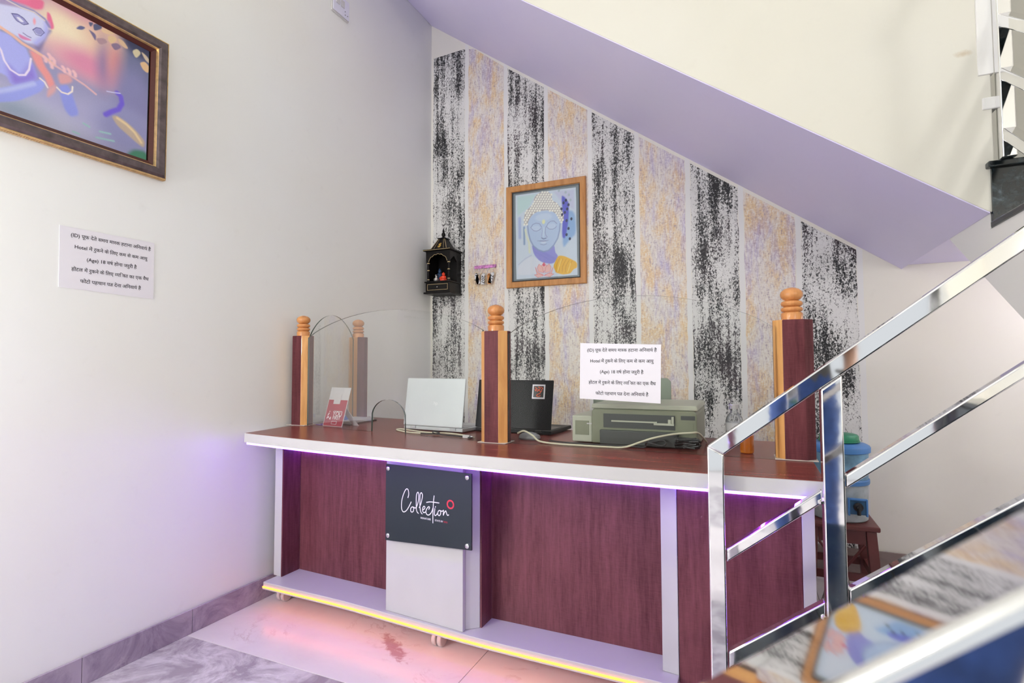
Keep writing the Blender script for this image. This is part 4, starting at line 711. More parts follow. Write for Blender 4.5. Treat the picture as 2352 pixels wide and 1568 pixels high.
# ------------------------------------------------------------------ sign board on the counter front
P0 = Vector((.80, -1.5565, 0)); P1 = Vector((1.17, -1.5925, 0)); sd = (P1-P0).normalized(); sn = Vector((sd.y, -sd.x, 0))
sg = thing('sign_board', 'dark slate sign board with white script lettering on the counter front', 'sign', (.98, -1.57, .41))
pts = [(-.0135, .695), (.388, .694), (.388, .426), (-.0145, .401)]
mb = MB(); q = [P0 + sd*a + Vector((0, 0, b)) for a, b in pts]
mb.add([tuple(p + sn*-.006) for p in q] + [tuple(p) for p in q], [(0, 1, 2, 3), (7, 6, 5, 4), (0, 4, 5, 1), (1, 5, 6, 2), (2, 6, 7, 3), (3, 7, 4, 0)])
mb.build('board', mat('dark_slate_acrylic', (.018, .027, .034), .3), sg)
white = mat('white_print', (.85, .85, .86), .5); redp = mat('red_print', (.62, .03, .06), .5)
mb = MB()
for stx in SCRIPT:
    path = [(p.x, p.y) for p in spline(stx, 6)]
    V, F = ribbon(path, .0034); mb.add([tuple(P0 + sd*a + sn*.0008 + Vector((0, 0, b))) for a, b in V], F)
mb.build('script_lettering', white, sg)
c = Vector((.297, .576)); n = 32; ro_, ri_ = .0168, .0108
V = [(c.x + r*math.cos(2*math.pi*k/n), c.y + r*math.sin(2*math.pi*k/n)) for r in (ro_, ri_) for k in range(n)]
on_plane(V, [(k, (k+1) % n, n+(k+1) % n, n+k) for k in range(n)], tuple(P0 + sn*.0008), tuple(sd), (0, 0, 1), 'red_ring', redp, sg)
def small_text(s, wd, org, ux, uz, name, m, parent, hscale=1.0, align='l'):
    V, F = txt_mesh(s); a = adv(s); k = wd/a; return on_plane([(p[0]*k, p[1]*k*hscale) for p in V], F, org, ux, uz, name, m, parent)
small_text('SIGNATURE', .0485, tuple(P0 + sd*.1594 + sn*.0008 + Vector((0, 0, .507))), tuple(sd), (0, 0, 1), 'small_lettering', white, sg)
small_text('STAYS BY', .038, tuple(P0 + sd*.2265 + sn*.0008 + Vector((0, 0, .507))), tuple(sd), (0, 0, 1), 'small_lettering', white, sg)
small_text('OYO', .018, tuple(P0 + sd*.2665 + sn*.0008 + Vector((0, 0, .507))), tuple(sd), (0, 0, 1), 'small_lettering', redp, sg)
for a, b in ((.000, .679), (.3715, .680), (.001, .4215), (.3715, .4395)):
    p = P0 + sd*a + Vector((0, 0, b)); ln = MB().lathe([(.009, -.012), (.009, .001), (.0085, .004), (.006, .0055), (.001, .006)], (0, 0, 0), 18)
    ln.xform(Matrix.Translation(p) @ sn.to_track_quat('Z', 'Y').to_matrix().to_4x4()); ln.build('standoff_bolt', M['chrome'], sg, smooth=True)

# ------------------------------------------------------------------ things on the counter top
Z0 = ZT + .0006
def laptop(label, x0, y0, ang, wd, dp, lid_h, open_deg, shell, key, loc_group=None):
    t = thing('laptop', label, 'laptop', (x0, y0, Z0))
    R = Matrix.Translation((x0, y0, Z0)) @ Matrix.Rotation(ang, 4, 'Z')
    # local: hinge line along x at y=0, keyboard to +y (away from the viewer), lid rises at the hinge
    MB().box(0, wd, 0, dp, .003, .018).xform(R).build('base', shell, t, bev=.003)
    MB().box(.012, wd-.012, .035, dp-.09, .0181, .0195).xform(R).build('keyboard', key, t)
    MB().box(wd*.34, wd*.66, dp-.08, dp-.012, .0181, .0188).xform(R).build('touchpad', key, t)
    L_ = R @ Matrix.Translation((0, .004, .0195)) @ Matrix.Rotation(math.radians(open_deg-90), 4, 'X')
    ld = MB().box(0, wd, -.008, 0, 0, lid_h).xform(L_).build('lid', shell, t, bev=.0035)
    MB().box(.012, wd-.012, .0002, .001, .016, lid_h-.012).xform(L_).build('screen', M['black_pl'], t)
    for a in (.12, .80): MB().box(wd*a, wd*a+.03, -.003, .009, .008, .019).xform(R).build('hinge', key, t)
    for a in (.02, wd-.04):
        for b in (.015, dp-.03): MB().box(a, a+.02, b, b+.012, 0, .003).xform(R).build('foot', M['black_pl'], t)
    return t, L_, ld
silver = mat('silver_plastic', (.62, .66, .68), .35, .2, var=.03); keyc = mat('light_grey_keys', (.5, .52, .54), .5)
t, L_, ld = laptop('silver laptop with its lid open beside the arched opening in the glass', .660, -1.258, -.10, .322, .225, .212, 82, silver, keyc)
V, F = txt_mesh('hp'); k = .022
MB().add([tuple(L_ @ Vector((.172-p[0]*k*0 + (p[0]-.5)*k, -.0083, .095+p[1]*k))) for p in V], F).build('logo', mat('pale_logo', (.75, .78, .8), .3), t)
blk = mat('glossy_black_lid', (.004, .004, .006), .45, spec=.2)
t, L_, ld = laptop('black laptop with a square sticker behind the middle newel post', .998, -1.205, -.04, .355, .245, .207, 80, blk, M['black_pl'])
stc = MB().box(.262, .320, -.0088, -.0083, .128, .188).xform(L_).build('sticker', M['paper'], t)
MB().box(.268, .314, -.0092, -.0089, .134, .182).xform(L_).build('sticker_field', M['black_pl'], stc)
om = mat('orange_red_print', (.70, .10, .03), .5); mb = MB()
for pth in ([(.274, .176), (.283, .170), (.279, .163)], [(.288, .177), (.297, .176), (.296, .168), (.287, .166)], [(.302, .177), (.309, .172), (.303, .166)], [(.284, .158), (.290, .163), (.299, .160), (.298, .151), (.288, .147), (.283, .141), (.292, .138), (.301, .142)], [(.274, .168), (.278, .160)], [(.306, .164), (.303, .157)]):
    V, F = ribbon([(p.x, p.y) for p in spline(pth, 4)], .0034); mb.add([tuple(L_ @ Vector((a, -.0096, b))) for a, b in V], F)
mb.build('sticker_print', om, stc)
MB().box(.02, .075, -.0088, -.0083, .165, .180).xform(L_).build('lid_badge', M['chrome'], t)
# printer
pr = thing('printer', 'wide grey green printer seen through the glass under the notice sheet', 'printer', (1.7, -1.2, Z0))
pg = mat('grey_green_printer_plastic', (.20, .215, .145), .4, var=.05); pgl = mat('pale_printer_plastic', (.44, .46, .37), .4, var=.03); pdk = mat('charcoal_printer_plastic', (.06, .065, .06), .4)
MB().prism([(1.565, .004), (1.932, .004), (1.932, .118), (1.925, .128), (1.572, .128), (1.565, .118)], -1.372, -1.02, 'y').xform(Matrix.Translation((0, 0, Z0))).build('body', pg, pr, bev=.004)
MB().prism([(1.488, .004), (1.5645, .004), (1.5645, .100), (1.488, .100)], -1.362, -1.03, 'y').xform(Matrix.Translation((0, 0, Z0))).build('ink_tank_housing', pgl, pr, bev=.004)
MB().box(1.500, 1.5525, -1.3635, -1.3621, Z0+.030, Z0+.082).build('ink_window', pg, pr)
MB().box(1.545, 1.575, -1.3645, -1.3622, Z0+.070, Z0+.074).build('label_strip', M['white_lam'], pr)
MB().prism([(1.562, .1285), (1.935, .1285), (1.931, .146), (1.566, .146)], -1.366, -1.02, 'y').xform(Matrix.Translation((0, 0, Z0))).build('scanner_lid', pgl, pr, bev=.004)
MB().box(1.61, 1.86, -1.3745, -1.3722, Z0+.062, Z0+.112).build('output_slot', pdk, pr)
MB().box(1.60, 1.872, -1.392, -1.3725, Z0+.004, Z0+.055).build('paper_tray', pdk, pr, bev=.003)
MB().box(1.64, 1.80, -1.380, -1.3746, Z0+.084, Z0+.089).build('slot_trim', pgl, pr)
lv = MB(); lv.box(1.790, 1.858, -1.384, -1.3747, Z0+.078, Z0+.085); lv.box(1.850, 1.857, -1.384, -1.3747, Z0+.084, Z0+.108); lv.box(1.838, 1.848, -1.384, -1.3747, Z0+.0851, Z0+.098)
lv.build('paper_stop', pgl, pr)
MB().box(1.880, 1.926, -1.3735, -1.3722, Z0+.098, Z0+.112).build('control_panel', pdk, pr)
MB().box(1.872, 1.920, -1.3733, -1.3722, Z0+.030, Z0+.090).build('side_panel', pg, pr)
ps = MB().prism([(1.470, .10), (1.800, .10), (1.800, .218), (1.785, .232), (1.485, .232), (1.470, .218)], -.998, -.988, 'y').xform(Matrix.Translation((0, 0, Z0)))
ps.xform(Matrix.Identity(4)); ps.build('paper_support', mat('grey_green_flap', (.24, .28, .23), .4), pr, bev=.003)
MB().box(1.58, 1.72, -1.019, -.989, Z0+.06, Z0+.12).build('support_hinge', pdk, pr)
# cables
def cable(name, label, pts, r, m, group=None, n=8):
    o = MB().tube([tuple(p) for p in spline(pts, n)], r, 8).build(name, m, None, smooth=True); tag(o, label, 'cable', group); return o
cream_c = mat('cream_cable_sheath', (.60, .58, .44), .5); dark_c = mat('black_cable_sheath', (.015, .015, .015), .45)
zc = Z0+.0034
cable('power_cable', 'cream cable looping out under the silver laptop', [(.83, -1.378, zc), (.775, -1.374, zc), (.70, -1.34, zc), (.655, -1.305, zc), (.665, -1.285, zc), (.74, -1.310, zc), (.84, -1.345, zc), (.93, -1.336, zc), (1.02, -1.362, zc), (1.10, -1.41, zc)], .0032, cream_c)
cable('power_cable', 'thin black cable lying knotted in front of the silver laptop', [(.84, -1.395, zc), (.90, -1.372, zc+.001), (.91, -1.362, zc+.004), (.885, -1.366, zc+.009), (.90, -1.386, zc+.004), (.96, -1.392, zc), (1.03, -1.403, zc), (1.10, -1.432, zc)], .0026, dark_c)
cable('data_cable', 'long cream cable arching past the black laptop and up across the printer', [(1.288, -1.415, zc+.026), (1.315, -1.415, zc+.036), (1.350, -1.418, zc+.022), (1.385, -1.435, zc+.004), (1.46, -1.448, zc), (1.56, -1.450, zc), (1.64, -1.450, zc), (1.70, -1.446, zc+.002), (1.755, -1.44, zc+.022), (1.80, -1.438, zc+.038), (1.86, -1.412, zc+.050), (1.915, -1.405, zc+.056), (1.935, -1.38, zc+.054), (1.945, -1.30, zc+.03), (1.95, -1.2, zc)], .0034, cream_c)
hp = [(1.40, -1.375, zc), (1.45, -1.395, zc), (1.52, -1.405, zc), (1.60, -1.408, zc), (1.70, -1.406, zc), (1.76, -1.410, zc)]
for k in range(17): hp.append((1.80 + .034*math.cos(math.pi + k*math.pi/8), -1.412 + .012*math.sin(math.pi + k*math.pi/8), zc + .010 + .006*math.sin(k*.8) + .001*k))
cable('data_cable', 'dark grey cable coiled on the counter before the printer', hp, .0028, mat('dark_grey_cable_sheath', (.05, .05, .05), .45), None, 3)
bl = []
rs = random.Random(5)
for k in range(60):
    a = k*1.9; bl.append((1.905 + .038*math.cos(a) + rs.uniform(-.008, .008), -1.425 + .018*math.sin(a*1.3), zc + .004 + .028*abs(math.sin(k*.37)) + rs.uniform(0, .008)))
cable('cable_bundle', 'tangled bundle of black cable at the right end of the printer', bl, .0038, dark_c, None, 3)
ad = thing('power_adapter', 'small white power adapter lying under the screen of glass near the middle post', 'adapter', (1.07, -1.40, Z0))
MB().box(1.055, 1.085, -1.425, -1.407, Z0, Z0+.012).build('body', M['white_lam'], ad, bev=.002)
MB().tube([(1.085, -1.416, Z0+.006), (1.097, -1.416, Z0+.006)], .003, 8).build('plug', M['chrome'], ad)
ms = thing('computer_mouse', 'grey mouse half hidden beside the middle newel post', 'mouse', (1.31, -1.36, Z0))
MB().lathe([(.026, 0), (.030, .006), (.028, .016), (.020, .024), (.008, .028), (.001, .029)], (1.312, -1.352, Z0), 20, sx=1.5, sy=.9).build('body', mat('grey_mouse_plastic', (.25, .26, .28), .35), ms, smooth=True)
MB().box(1.328, 1.346, -1.354, -1.350, Z0+.020, Z0+.0245).build('wheel', M['black_pl'], ms)
# card stand
cs = thing('card_stand', 'red and white upright card leaning behind the glass by the left post', 'card', (.27, -1.30, Z0))
a0 = Vector((.215, -1.292, Z0)); cu = Vector((.994, -.11, 0)); cvv = Vector((.20, .10, .975)).normalized(); cnn = cu.cross(cvv); cnn = -cnn if cnn.y > 0 else cnn
def onc(u, v, h=0): return tuple(a0 + cu*u + cvv*v + cnn*h)
def card_rect(u0, u1, v0, v1, h, name, m):
    return MB().add([onc(u0, v0, h), onc(u1, v0, h), onc(u1, v1, h), onc(u0, v1, h), onc(u0, v0, h-.0006), onc(u1, v0, h-.0006), onc(u1, v1, h-.0006), onc(u0, v1, h-.0006)], [(0, 1, 2, 3), (7, 6, 5, 4), (0, 4, 5, 1), (1, 5, 6, 2), (2, 6, 7, 3), (3, 7, 4, 0)]).build(name, m, cs)
card_rect(0, .132, 0, .188, 0, 'card', M['white_lam'])
crim = mat('crimson_print', (.36, .02, .05), .4, var=.15)
card_rect(.004, .128, .002, .128, .0008, 'red_field', crim); card_rect(.038, .082, .108, .158, .0016, 'white_tab', M['white_lam'])
cg = mat('grey_print', (.55, .55, .57), .5)
small_text('YOU', .062, onc(.052, .050, .0018), tuple(cu), tuple(cvv), 'lettering', white, cs, 1.1); small_text('FIRST', .052, onc(.056, .034, .0018), tuple(cu), tuple(cvv), 'lettering', white, cs)
card_rect(.054, .110, .072, .075, .0016, 'small_line', cg); card_rect(.055, .090, .010, .026, .0016, 'white_box', cg); card_rect(.058, .087, .012, .024, .0024, 'box_field', crim)
card_rect(.034, .090, .172, .174, .0010, 'small_line', cg); card_rect(.012, .024, .142, .146, .0010, 'small_mark', cg); card_rect(.012, .020, .134, .138, .0010, 'small_mark', cg)
mb = MB()
for pth in ([(.020, .050), (.024, .058), (.028, .064)], [(.018, .036), (.024, .046), (.030, .040)], [(.036, .034), (.042, .044), (.042, .032)], [(.026, .070), (.030, .072)]):
    V, F = ribbon([(p.x, p.y) for p in spline(pth, 4)], .005); mb.add([onc(a, b, .0018) for a, b in V], F)
mb.build('white_figures', white, cs)
MB().add([onc(.05, .12, -.0012), onc(.09, .12, -.0012), (.385, -1.235, Z0), (.345, -1.230, Z0), onc(.05, .12, -.0022), onc(.09, .12, -.0022), (.385, -1.232, Z0), (.345, -1.227, Z0)], [(0, 1, 2, 3), (7, 6, 5, 4), (0, 4, 5, 1), (1, 5, 6, 2), (2, 6, 7, 3), (3, 7, 4, 0)]).build('back_strut', M['white_lam'], cs)
# small leaflets, ledger and blue box behind the card
bk = thing('ledger_book', 'open grey ledger lying on the counter behind the leaning card', 'book', (.25, -1.05, Z0))
MB().prism([(.165, -1.20), (.335, -1.235), (.300, -.99), (.150, -.985)], Z0, Z0+.004).build('cover', M['black_pl'], bk)
MB().prism([(.172, -1.195), (.325, -1.225), (.292, -1.0), (.158, -.995)], Z0+.0042, Z0+.016).build('pages', mat('grey_paper', (.52, .52, .50), .7, var=.1), bk, bev=.002)
bx = thing('blue_packet', 'small bright blue packet lying on the ledger', 'packet', (.21, -1.13, Z0+.016))
MB().prism([(.185, -1.175), (.245, -1.19), (.24, -1.12), (.19, -1.11)], Z0+.0165, Z0+.035).build('box', mat('blue_card', (.05, .14, .52), .45), bx, bev=.002)
MB().prism([(.1845, -1.1755), (.2455, -1.1905), (.2445, -1.175), (.186, -1.160)], Z0+.0351, Z0+.0358).build('flap', mat('pale_blue_card', (.25, .36, .70), .45), bx)
lt = thing('leaflet', 'small violet and white leaflet lying by the left post', 'leaflet', (.165, -1.255, Z0))
MB().prism([(.152, -1.272), (.205, -1.278), (.206, -1.235), (.156, -1.228)], Z0, Z0+.002).build('sheet', mat('violet_card', (.10, .05, .36), .5), lt)
MB().prism([(.157, -1.268), (.172, -1.270), (.173, -1.255), (.158, -1.253)], Z0+.0021, Z0+.0026).build('white_panel', M['paper'], lt)
# orange glass tumbler and clear bottle
tb = thing('tumbler', 'orange glass tumbler on the counter left of the right newel post', 'tumbler', (2.086, -1.38, Z0))
og = mat('amber_glass', (.80, .26, .02), .1); og.node_tree.nodes['Principled BSDF'].inputs['Transmission Weight'].default_value = .65
MB().lathe([(.017, 0), (.020, .002), (.0215, .012), (.0205, .030), (.0215, .056), (.0195, .056), (.0185, .030), (.018, .010), (.001, .009)], (2.086, -1.38, Z0), 24).build('cup', og, tb, smooth=True)
MB().lathe([(.0217, .054), (.0222, .056), (.0217, .058), (.0193, .058), (.0193, .055)], (2.086, -1.38, Z0), 24).build('rim', og, tb, smooth=True)
bt = thing('bottle', 'clear plastic water bottle standing behind the railing rail near the printer', 'bottle', (2.045, -1.20, Z0))
cl = glass('clear_plastic', (.93, .94, .95), 1.3)
MB().lathe([(.026, 0), (.030, .006), (.030, .035), (.028, .040), (.030, .045), (.030, .085), (.026, .100), (.013, .118), (.012, .128)], (2.045, -1.20, Z0), 24).build('body', cl, bt, smooth=True)
MB().lathe([(.0145, .1285), (.0145, .143), (.013, .145), (.001, .1455)], (2.045, -1.20, Z0), 20).build('cap', M['white_lam'], bt, smooth=True)
MB().lathe([(.0306, .050), (.0306, .080)], (2.045, -1.20, Z0), 24).build('wrapper', mat('pale_wrapper', (.75, .76, .80), .4), bt, smooth=True)

# ------------------------------------------------------------------ black house shrine on the back wall near the corner
sx0, sx1, sy0, sy1 = .060, .250, -.160, -.002
sr = thing('wall_shrine', 'small black carved wooden wall shrine in the corner with gold line decoration', 'shrine', (.155, -.08, 1.575))
bw, gl_ = M['black_wood'], M['goldline']
MB().box(sx0-.010, sx1+.010, sy0-.012, sy1, 1.572, 1.584).build('base_board', bw, sr, bev=.002)
dr = MB().box(sx0, sx1, sy0, sy1, 1.5842, 1.650).build('drawer_box', bw, sr, bev=.001)
def goldrect(x0, x1, z0, z1, y, t=.0022):
    g = MB()
    for a in ((x0, x1, z0, z0+t), (x0, x1, z1-t, z1), (x0, x0+t, z0+t, z1-t), (x1-t, x1, z0+t, z1-t)): g.box(a[0], a[1], y-.001, y, a[2], a[3])
    return g
goldrect(sx0+.014, sx1-.014, 1.597, 1.638, sy0-.0004).build('gold_line', gl_, dr)
MB().lathe([(.004, 0), (.005, .004), (.003, .007), (.0005, .008)], (0, 0, 0), 10).xform(Matrix.Translation((.155, sy0-.0004, 1.617)) @ Matrix.Rotation(math.pi/2, 4, 'X')).build('knob', M['chrome'], dr)
MB().box(sx0-.006, sx1+.006, sy0-.008, sy1, 1.6502, 1.658).build('shelf_board', bw, sr, bev=.001)
MB().box(sx0, sx1, -.012, sy1, 1.6582, 1.868).build('back_board', bw, sr)
for x, yq in ((sx0, -.142), (sx1-.008, -.060)): MB().box(x, x+.008, yq, -.0122, 1.6582, 1.868).build('side_board', bw, sr)
cp = [(.010, 0), (.011, .010), (.007, .014), (.010, .020), (.006, .026), (.0055, .070), (.0075, .076), (.0055, .082), (.0055, .120), (.009, .124), (.010, .134), (.007, .140), (.007, .150)]
for x in (sx0+.014, sx1-.014):
    c_o = MB().lathe(cp, (x, sy0+.014, 1.6582), 16).build('column', bw, sr, smooth=True)
    for z in (.013, .076, .125): MB().lathe([(.0085 if z < .1 else .0096, 0), (.0088 if z < .1 else .0100, .003), (.0085 if z < .1 else .0096, .006)], (x, sy0+.014, 1.6582+z), 16).build('gold_ring', gl_, c_o, smooth=True)
# cusped arch between the columns
xa, xb, zl, ztp = sx0, sx1, 1.800, 1.8682
lob = []
for k in range(49):
    t = k/48; x = sx0+.022 + t*(sx1-sx0-.044); env = 1.795 + .047*math.sin(math.pi*t)**.6; lob.append((x, env + .006*abs(math.sin(5*math.pi*t))))
arch = [(xa, ztp), (xa, 1.790), (sx0+.020, 1.790)] + lob + [(sx1-.020, 1.790), (xb, 1.790), (xb, ztp)]
MB().prism(arch, sy0+.004, sy0+.012, 'y').build('arch', bw, sr)
MB().tube([(x, sy0+.0035, z) for x, z in lob], .0014, 6).build('gold_line', gl_, sr)
MB().prism([(sy0+.012, ztp), (sy0+.012, 1.80), (-.10, 1.835), (-.062, 1.80), (-.06, ztp)], sx1-.008, sx1, 'x').build('side_arch', bw, sr)
MB().box(sx0-.014, sx1+.014, sy0-.016, sy1, 1.8685, 1.880).build('cornice', bw, sr, bev=.003)
MB().box(sx0-.0135, sx1+.0135, sy0-.0175, sy0-.0162, 1.872, 1.8745).build('gold_line', gl_, sr)
def frustum(x0, x1, y0, y1, z0, X0, X1, Y0, Y1, z1):
    return MB().add([(x0,y0,z0),(x1,y0,z0),(x1,y1,z0),(x0,y1,z0),(X0,Y0,z1),(X1,Y0,z1),(X1,Y1,z1),(X0,Y1,z1)], [(3,2,1,0),(4,5,6,7),(0,1,5,4),(1,2,6,5),(2,3,7,6),(3,0,4,7)])
xm = (sx0+sx1)/2; ym = (sy0+sy1)/2
rf = frustum(xm-.066, xm+.066, sy0+.010, sy1-.01, 1.8802, xm-.026, xm+.026, ym-.026, ym+.026, 1.962).build('roof', bw, sr)
for s in (-1, 1):
    MB().tube([(xm+s*.064, sy0+.0105, 1.882), (xm+s*.0255, ym-.0265, 1.960)], .0016, 6).build('gold_line', gl_, rf)
    MB().tube([(xm+s*.040, sy0+.0105, 1.882), (xm+s*.016, ym-.0265, 1.960)], .0010, 6).build('gold_line', gl_, rf)
em = MB()
dom = [(xm-.008, 1.918), (xm-.002, 1.921), (xm-.003, 1.914), (xm+.002, 1.909), (xm-.004, 1.903), (xm-.010, 1.906)]
fy = lambda z: sy0+.010 + (z-1.8802)/(1.962-1.8802)*(ym-.026-sy0-.010) - .0016
for pth in (dom, [(xm+.001, 1.911), (xm+.008, 1.915), (xm+.011, 1.908), (xm+.006, 1.904)], [(xm+.001, 1.926), (xm+.006, 1.922), (xm+.011, 1.926)], [(xm-.010, 1.898), (xm, 1.896), (xm+.010, 1.899)]):
    em.tube([(p.x, fy(p.y), p.y) for p in spline(pth, 4)], .0021, 6)
em.build('gold_emblem', mat('gold_paint', (.78, .50, .10), .35, .4), rf)
MB().box(xm-.032, xm+.032, ym-.032, ym+.032, 1.9622, 1.968).build('roof_cap', bw, sr, bev=.001)
MB().lathe([(.014, 0), (.016, .005), (.009, .012), (.013, .020), (.015, .030), (.009, .040), (.006, .046), (.009, .052), (.004, .064), (.001, .074)], (xm, ym, 1.9682), 18).build('finial', bw, sr, smooth=True)
pot = thing('silver_pot', 'little silver pot standing inside the black shrine', 'pot', (.118, -.115, 1.658))
MB().lathe([(.010, 0), (.018, .006), (.021, .016), (.017, .026), (.008, .032), (.007, .040), (.012, .046)], (.118, -.115, 1.6584), 20).build('body', mat('silver_metal', (.72, .70, .66), .25, .8), pot, smooth=True)
MB().lathe([(.0125, .0462), (.0135, .048), (.0125, .050), (.004, .0505)], (.118, -.115, 1.6584), 20).build('rim', M['chrome'], pot, smooth=True)
ido = thing('orange_figurine', 'bright orange seated figurine inside the black shrine', 'figurine', (.178, -.118, 1.658))
orm = mat('vermilion_paint', (.78, .06, .02), .4, var=.1)
MB().lathe([(.022, 0), (.025, .006), (.024, .016), (.018, .022), (.0165, .032), (.017, .036), (.010, .041)], (.178, -.118, 1.6584), 20).build('body', orm, ido, smooth=True)
MB().lathe([(.004, .0412), (.010, .046), (.0115, .052), (.009, .058), (.004, .062), (.001, .066)], (.178, -.118, 1.6584), 16).build('head', orm, ido, smooth=True)
for s in (-1, 1): MB().tube([(.178+s*.015, -.120, 1.6584+.034), (.178+s*.022, -.128, 1.6584+.024), (.178+s*.013, -.138, 1.6584+.014)], .0045, 8).build('arm', orm, ido, smooth=True)
idb = thing('blue_figurine', 'dark blue figurine standing at the back of the black shrine', 'figurine', (.115, -.065, 1.658))
blu = mat('deep_blue_paint', (.03, .07, .16), .4, var=.2)
MB().lathe([(.018, 0), (.019, .012), (.014, .030), (.016, .050), (.020, .062), (.011, .070)], (.115, -.065, 1.6584), 18).build('body', blu, idb, smooth=True)
MB().lathe([(.004, .0702), (.011, .076), (.012, .084), (.009, .092), (.005, .100), (.001, .106)], (.115, -.065, 1.6584), 16).build('head', blu, idb, smooth=True)

# ------------------------------------------------------------------ key rack and keys
kr = thing('key_rack', 'short pink and violet key rack screwed to the gold stripe', 'key rack', (.445, -.002, 1.75))
pkm = mat('pink_violet_print', (.58, .22, .52), .35, var=.55, vscale=60)
MB().box(.362, .528, -.012, -.0015, 1.749, 1.771).build('plate', pkm, kr, bev=.002)
hx = [.372, .408, .444, .484, .520]
for x in hx: MB().tube([(x, -.012, 1.752), (x, -.020, 1.748), (x, -.026, 1.738), (x, -.033, 1.736), (x, -.035, 1.744)], .0018, 6).build('hook', M['chrome'], kr, smooth=True)
tags = [(.372, 'blank white tag', None, (.70, .70, .72), -.35), (.408, 'small brass tag', None, (.40, .30, .22), .18), (.444, 'white 207 tag in the middle', '207', (.72, .72, .74), .10), (.484, 'orange leather tag', None, (.55, .22, .06), -.05), (.520, 'slanting white 711 tag', '711', (.72, .72, .74), .32)]
for i, (x, nm, num, colr, tilt) in enumerate(tags):
    k = thing('key', 'room key with a %s, hanging from the key rack' % nm, 'key', (x, -.030, 1.735), 'room keys on the key rack')
    y = -.030; T = Matrix.Translation((x, y, 1.7335)) @ Matrix.Rotation(tilt, 4, 'Y')
    MB().tube([(.011*math.cos(a*math.pi/8), 0, -.011+.011*math.sin(a*math.pi/8)) for a in range(16)], .0011, 6, closed=True).xform(T).build('ring', M['chrome'], k, smooth=True)
    tg = MB().prism([(-.012, -.100), (.012, -.100), (.014, -.096), (.014, -.034), (.006, -.026), (-.006, -.026), (-.014, -.034), (-.014, -.096)], -.002, .002, 'y').xform(T).build('tag', mat('key_tag_%d' % i, colr, .45), k, bev=.0008, seg=1)
    if num:
        V, F = txt_mesh(num); kk = .056/adv(num)
        MB().add([tuple(T @ Vector((-.008+p[1]*kk*.95, -.0024, -.037-p[0]*kk))) for p in V], F).build('number', M['ink'], tg)
    else:
        MB().lathe([(.004, -.001), (.004, .001)], (0, 0, 0), 10).xform(T @ Matrix.Translation((0, -.0022, -.036)) @ Matrix.Rotation(math.pi/2, 4, 'X')).build('eyelet', M['black_pl'], tg)
    dk = MB(); dk.lathe([(.001, -.002), (.009, -.002), (.009, .002), (.001, .002)], (0, 0, 0), 14)
    dk.xform(Matrix.Rotation(math.pi/2, 4, 'X')); dk.box(-.0025, .0025, -.001, .001, -.045, -.007); dk.box(.0025, .006, -.001, .001, -.042, -.036); dk.box(.0025, .005, -.001, .001, -.032, -.028)
    dk.xform(T @ Matrix.Translation((.003, .005, -.028)) @ Matrix.Rotation(.25 - tilt, 4, 'Y')).build('key_blade', M['chrome'] if i else M['black_pl'], k)

# ------------------------------------------------------------------ switch board high on the left wall
sw = thing('switch_board', 'white electric switch plate high on the left wall', 'switch', (.0, -.975, 3.06))
MB().box(.0005, .012, -1.042, -.906, 3.066, 3.185).build('back_box', M['white_lam'], sw, bev=.002)
MB().box(.0122, .018, -1.038, -.910, 3.072, 3.180).build('plate', mat('lavender_white_plastic', (.74, .74, .86), .35), sw, bev=.002)
for y in (-1.004, -.966): MB().box(.0182, .023, y-.014, y+.014, 3.120, 3.160).build('rocker', M['white_lam'], sw, bev=.002)
for y, z in ((-.945, 3.108), (-.925, 3.092), (-.945, 3.088)): MB().lathe([(.003, 0), (.003, .0006)], (0, 0, 0), 10).xform(Matrix.Translation((.0182, y, z)) @ Matrix.Rotation(math.pi/2, 4, 'Y')).build('socket_hole', M['black_pl'], sw)

# ------------------------------------------------------------------ water jug on a brown stool beyond the counter
sl = thing('plastic_stool', 'brown plastic stool under the blue water jug', 'stool', (2.485, -.36, 0))
brm = mat('brown_plastic', (.13, .030, .028), .4, var=.15)
ZS = .368; cx, cy = 2.462, -.345
MB().box(cx-.145, cx+.145, cy-.145, cy+.145, ZS-.022, ZS).build('seat', brm, sl, bev=.006)
for sxx in (-1, 1):
    for syy in (-1, 1):
        tpx, tpy = cx+sxx*.112, cy+syy*.112; bx_, by_ = cx+sxx*.132, cy+syy*.132
        g = MB()
        def ringq(x, y, z, h=.020): return [(x-h, y-h, z), (x+h, y-h, z), (x+h, y+h, z), (x-h, y+h, z)]
        g.add(ringq(bx_, by_, .001) + ringq(tpx, tpy, ZS-.0225), [(3, 2, 1, 0), (4, 5, 6, 7), (0, 1, 5, 4), (1, 2, 6, 5), (2, 3, 7, 6), (3, 0, 4, 7)]); g.build('leg', brm, sl, bev=.003)
for s in (-1, 1):
    MB().box(cx-.092, cx+.092, cy+s*.118-.006, cy+s*.118+.006, ZS-.085, ZS-.0225).build('apron', brm, sl); MB().box(cx+s*.118-.006, cx+s*.118+.006, cy-.092, cy+.092, ZS-.085, ZS-.0225).build('apron', brm, sl)
    MB().box(cx-.106, cx+.106, cy+s*.122-.006, cy+s*.122+.006, .12, .155).build('stretcher', brm, sl); MB().box(cx+s*.122-.006, cx+s*.122+.006, cy-.106, cy+.106, .12, .155).build('stretcher', brm, sl)
for s in (-1, 1): MB().tube([(cx+s*.09, cy-.121, ZS-.088), (cx, cy-.121, .158)], .006, 6).build('brace', brm, sl)
jg = thing('water_jug', 'round blue insulated water jug with a tap standing on the brown stool', 'water jug', (2.475, -.34, ZS))
jb = mat('worn_sky_blue_plastic', (.16, .33, .47), .5, var=.35, vscale=18, bump=.2); jd = mat('bright_blue_plastic', (.07, .23, .55), .4, var=.15); jw = mat('grey_blue_plastic', (.40, .46, .48), .55, var=.2, vscale=24)
jx, jy = 2.472, -.352
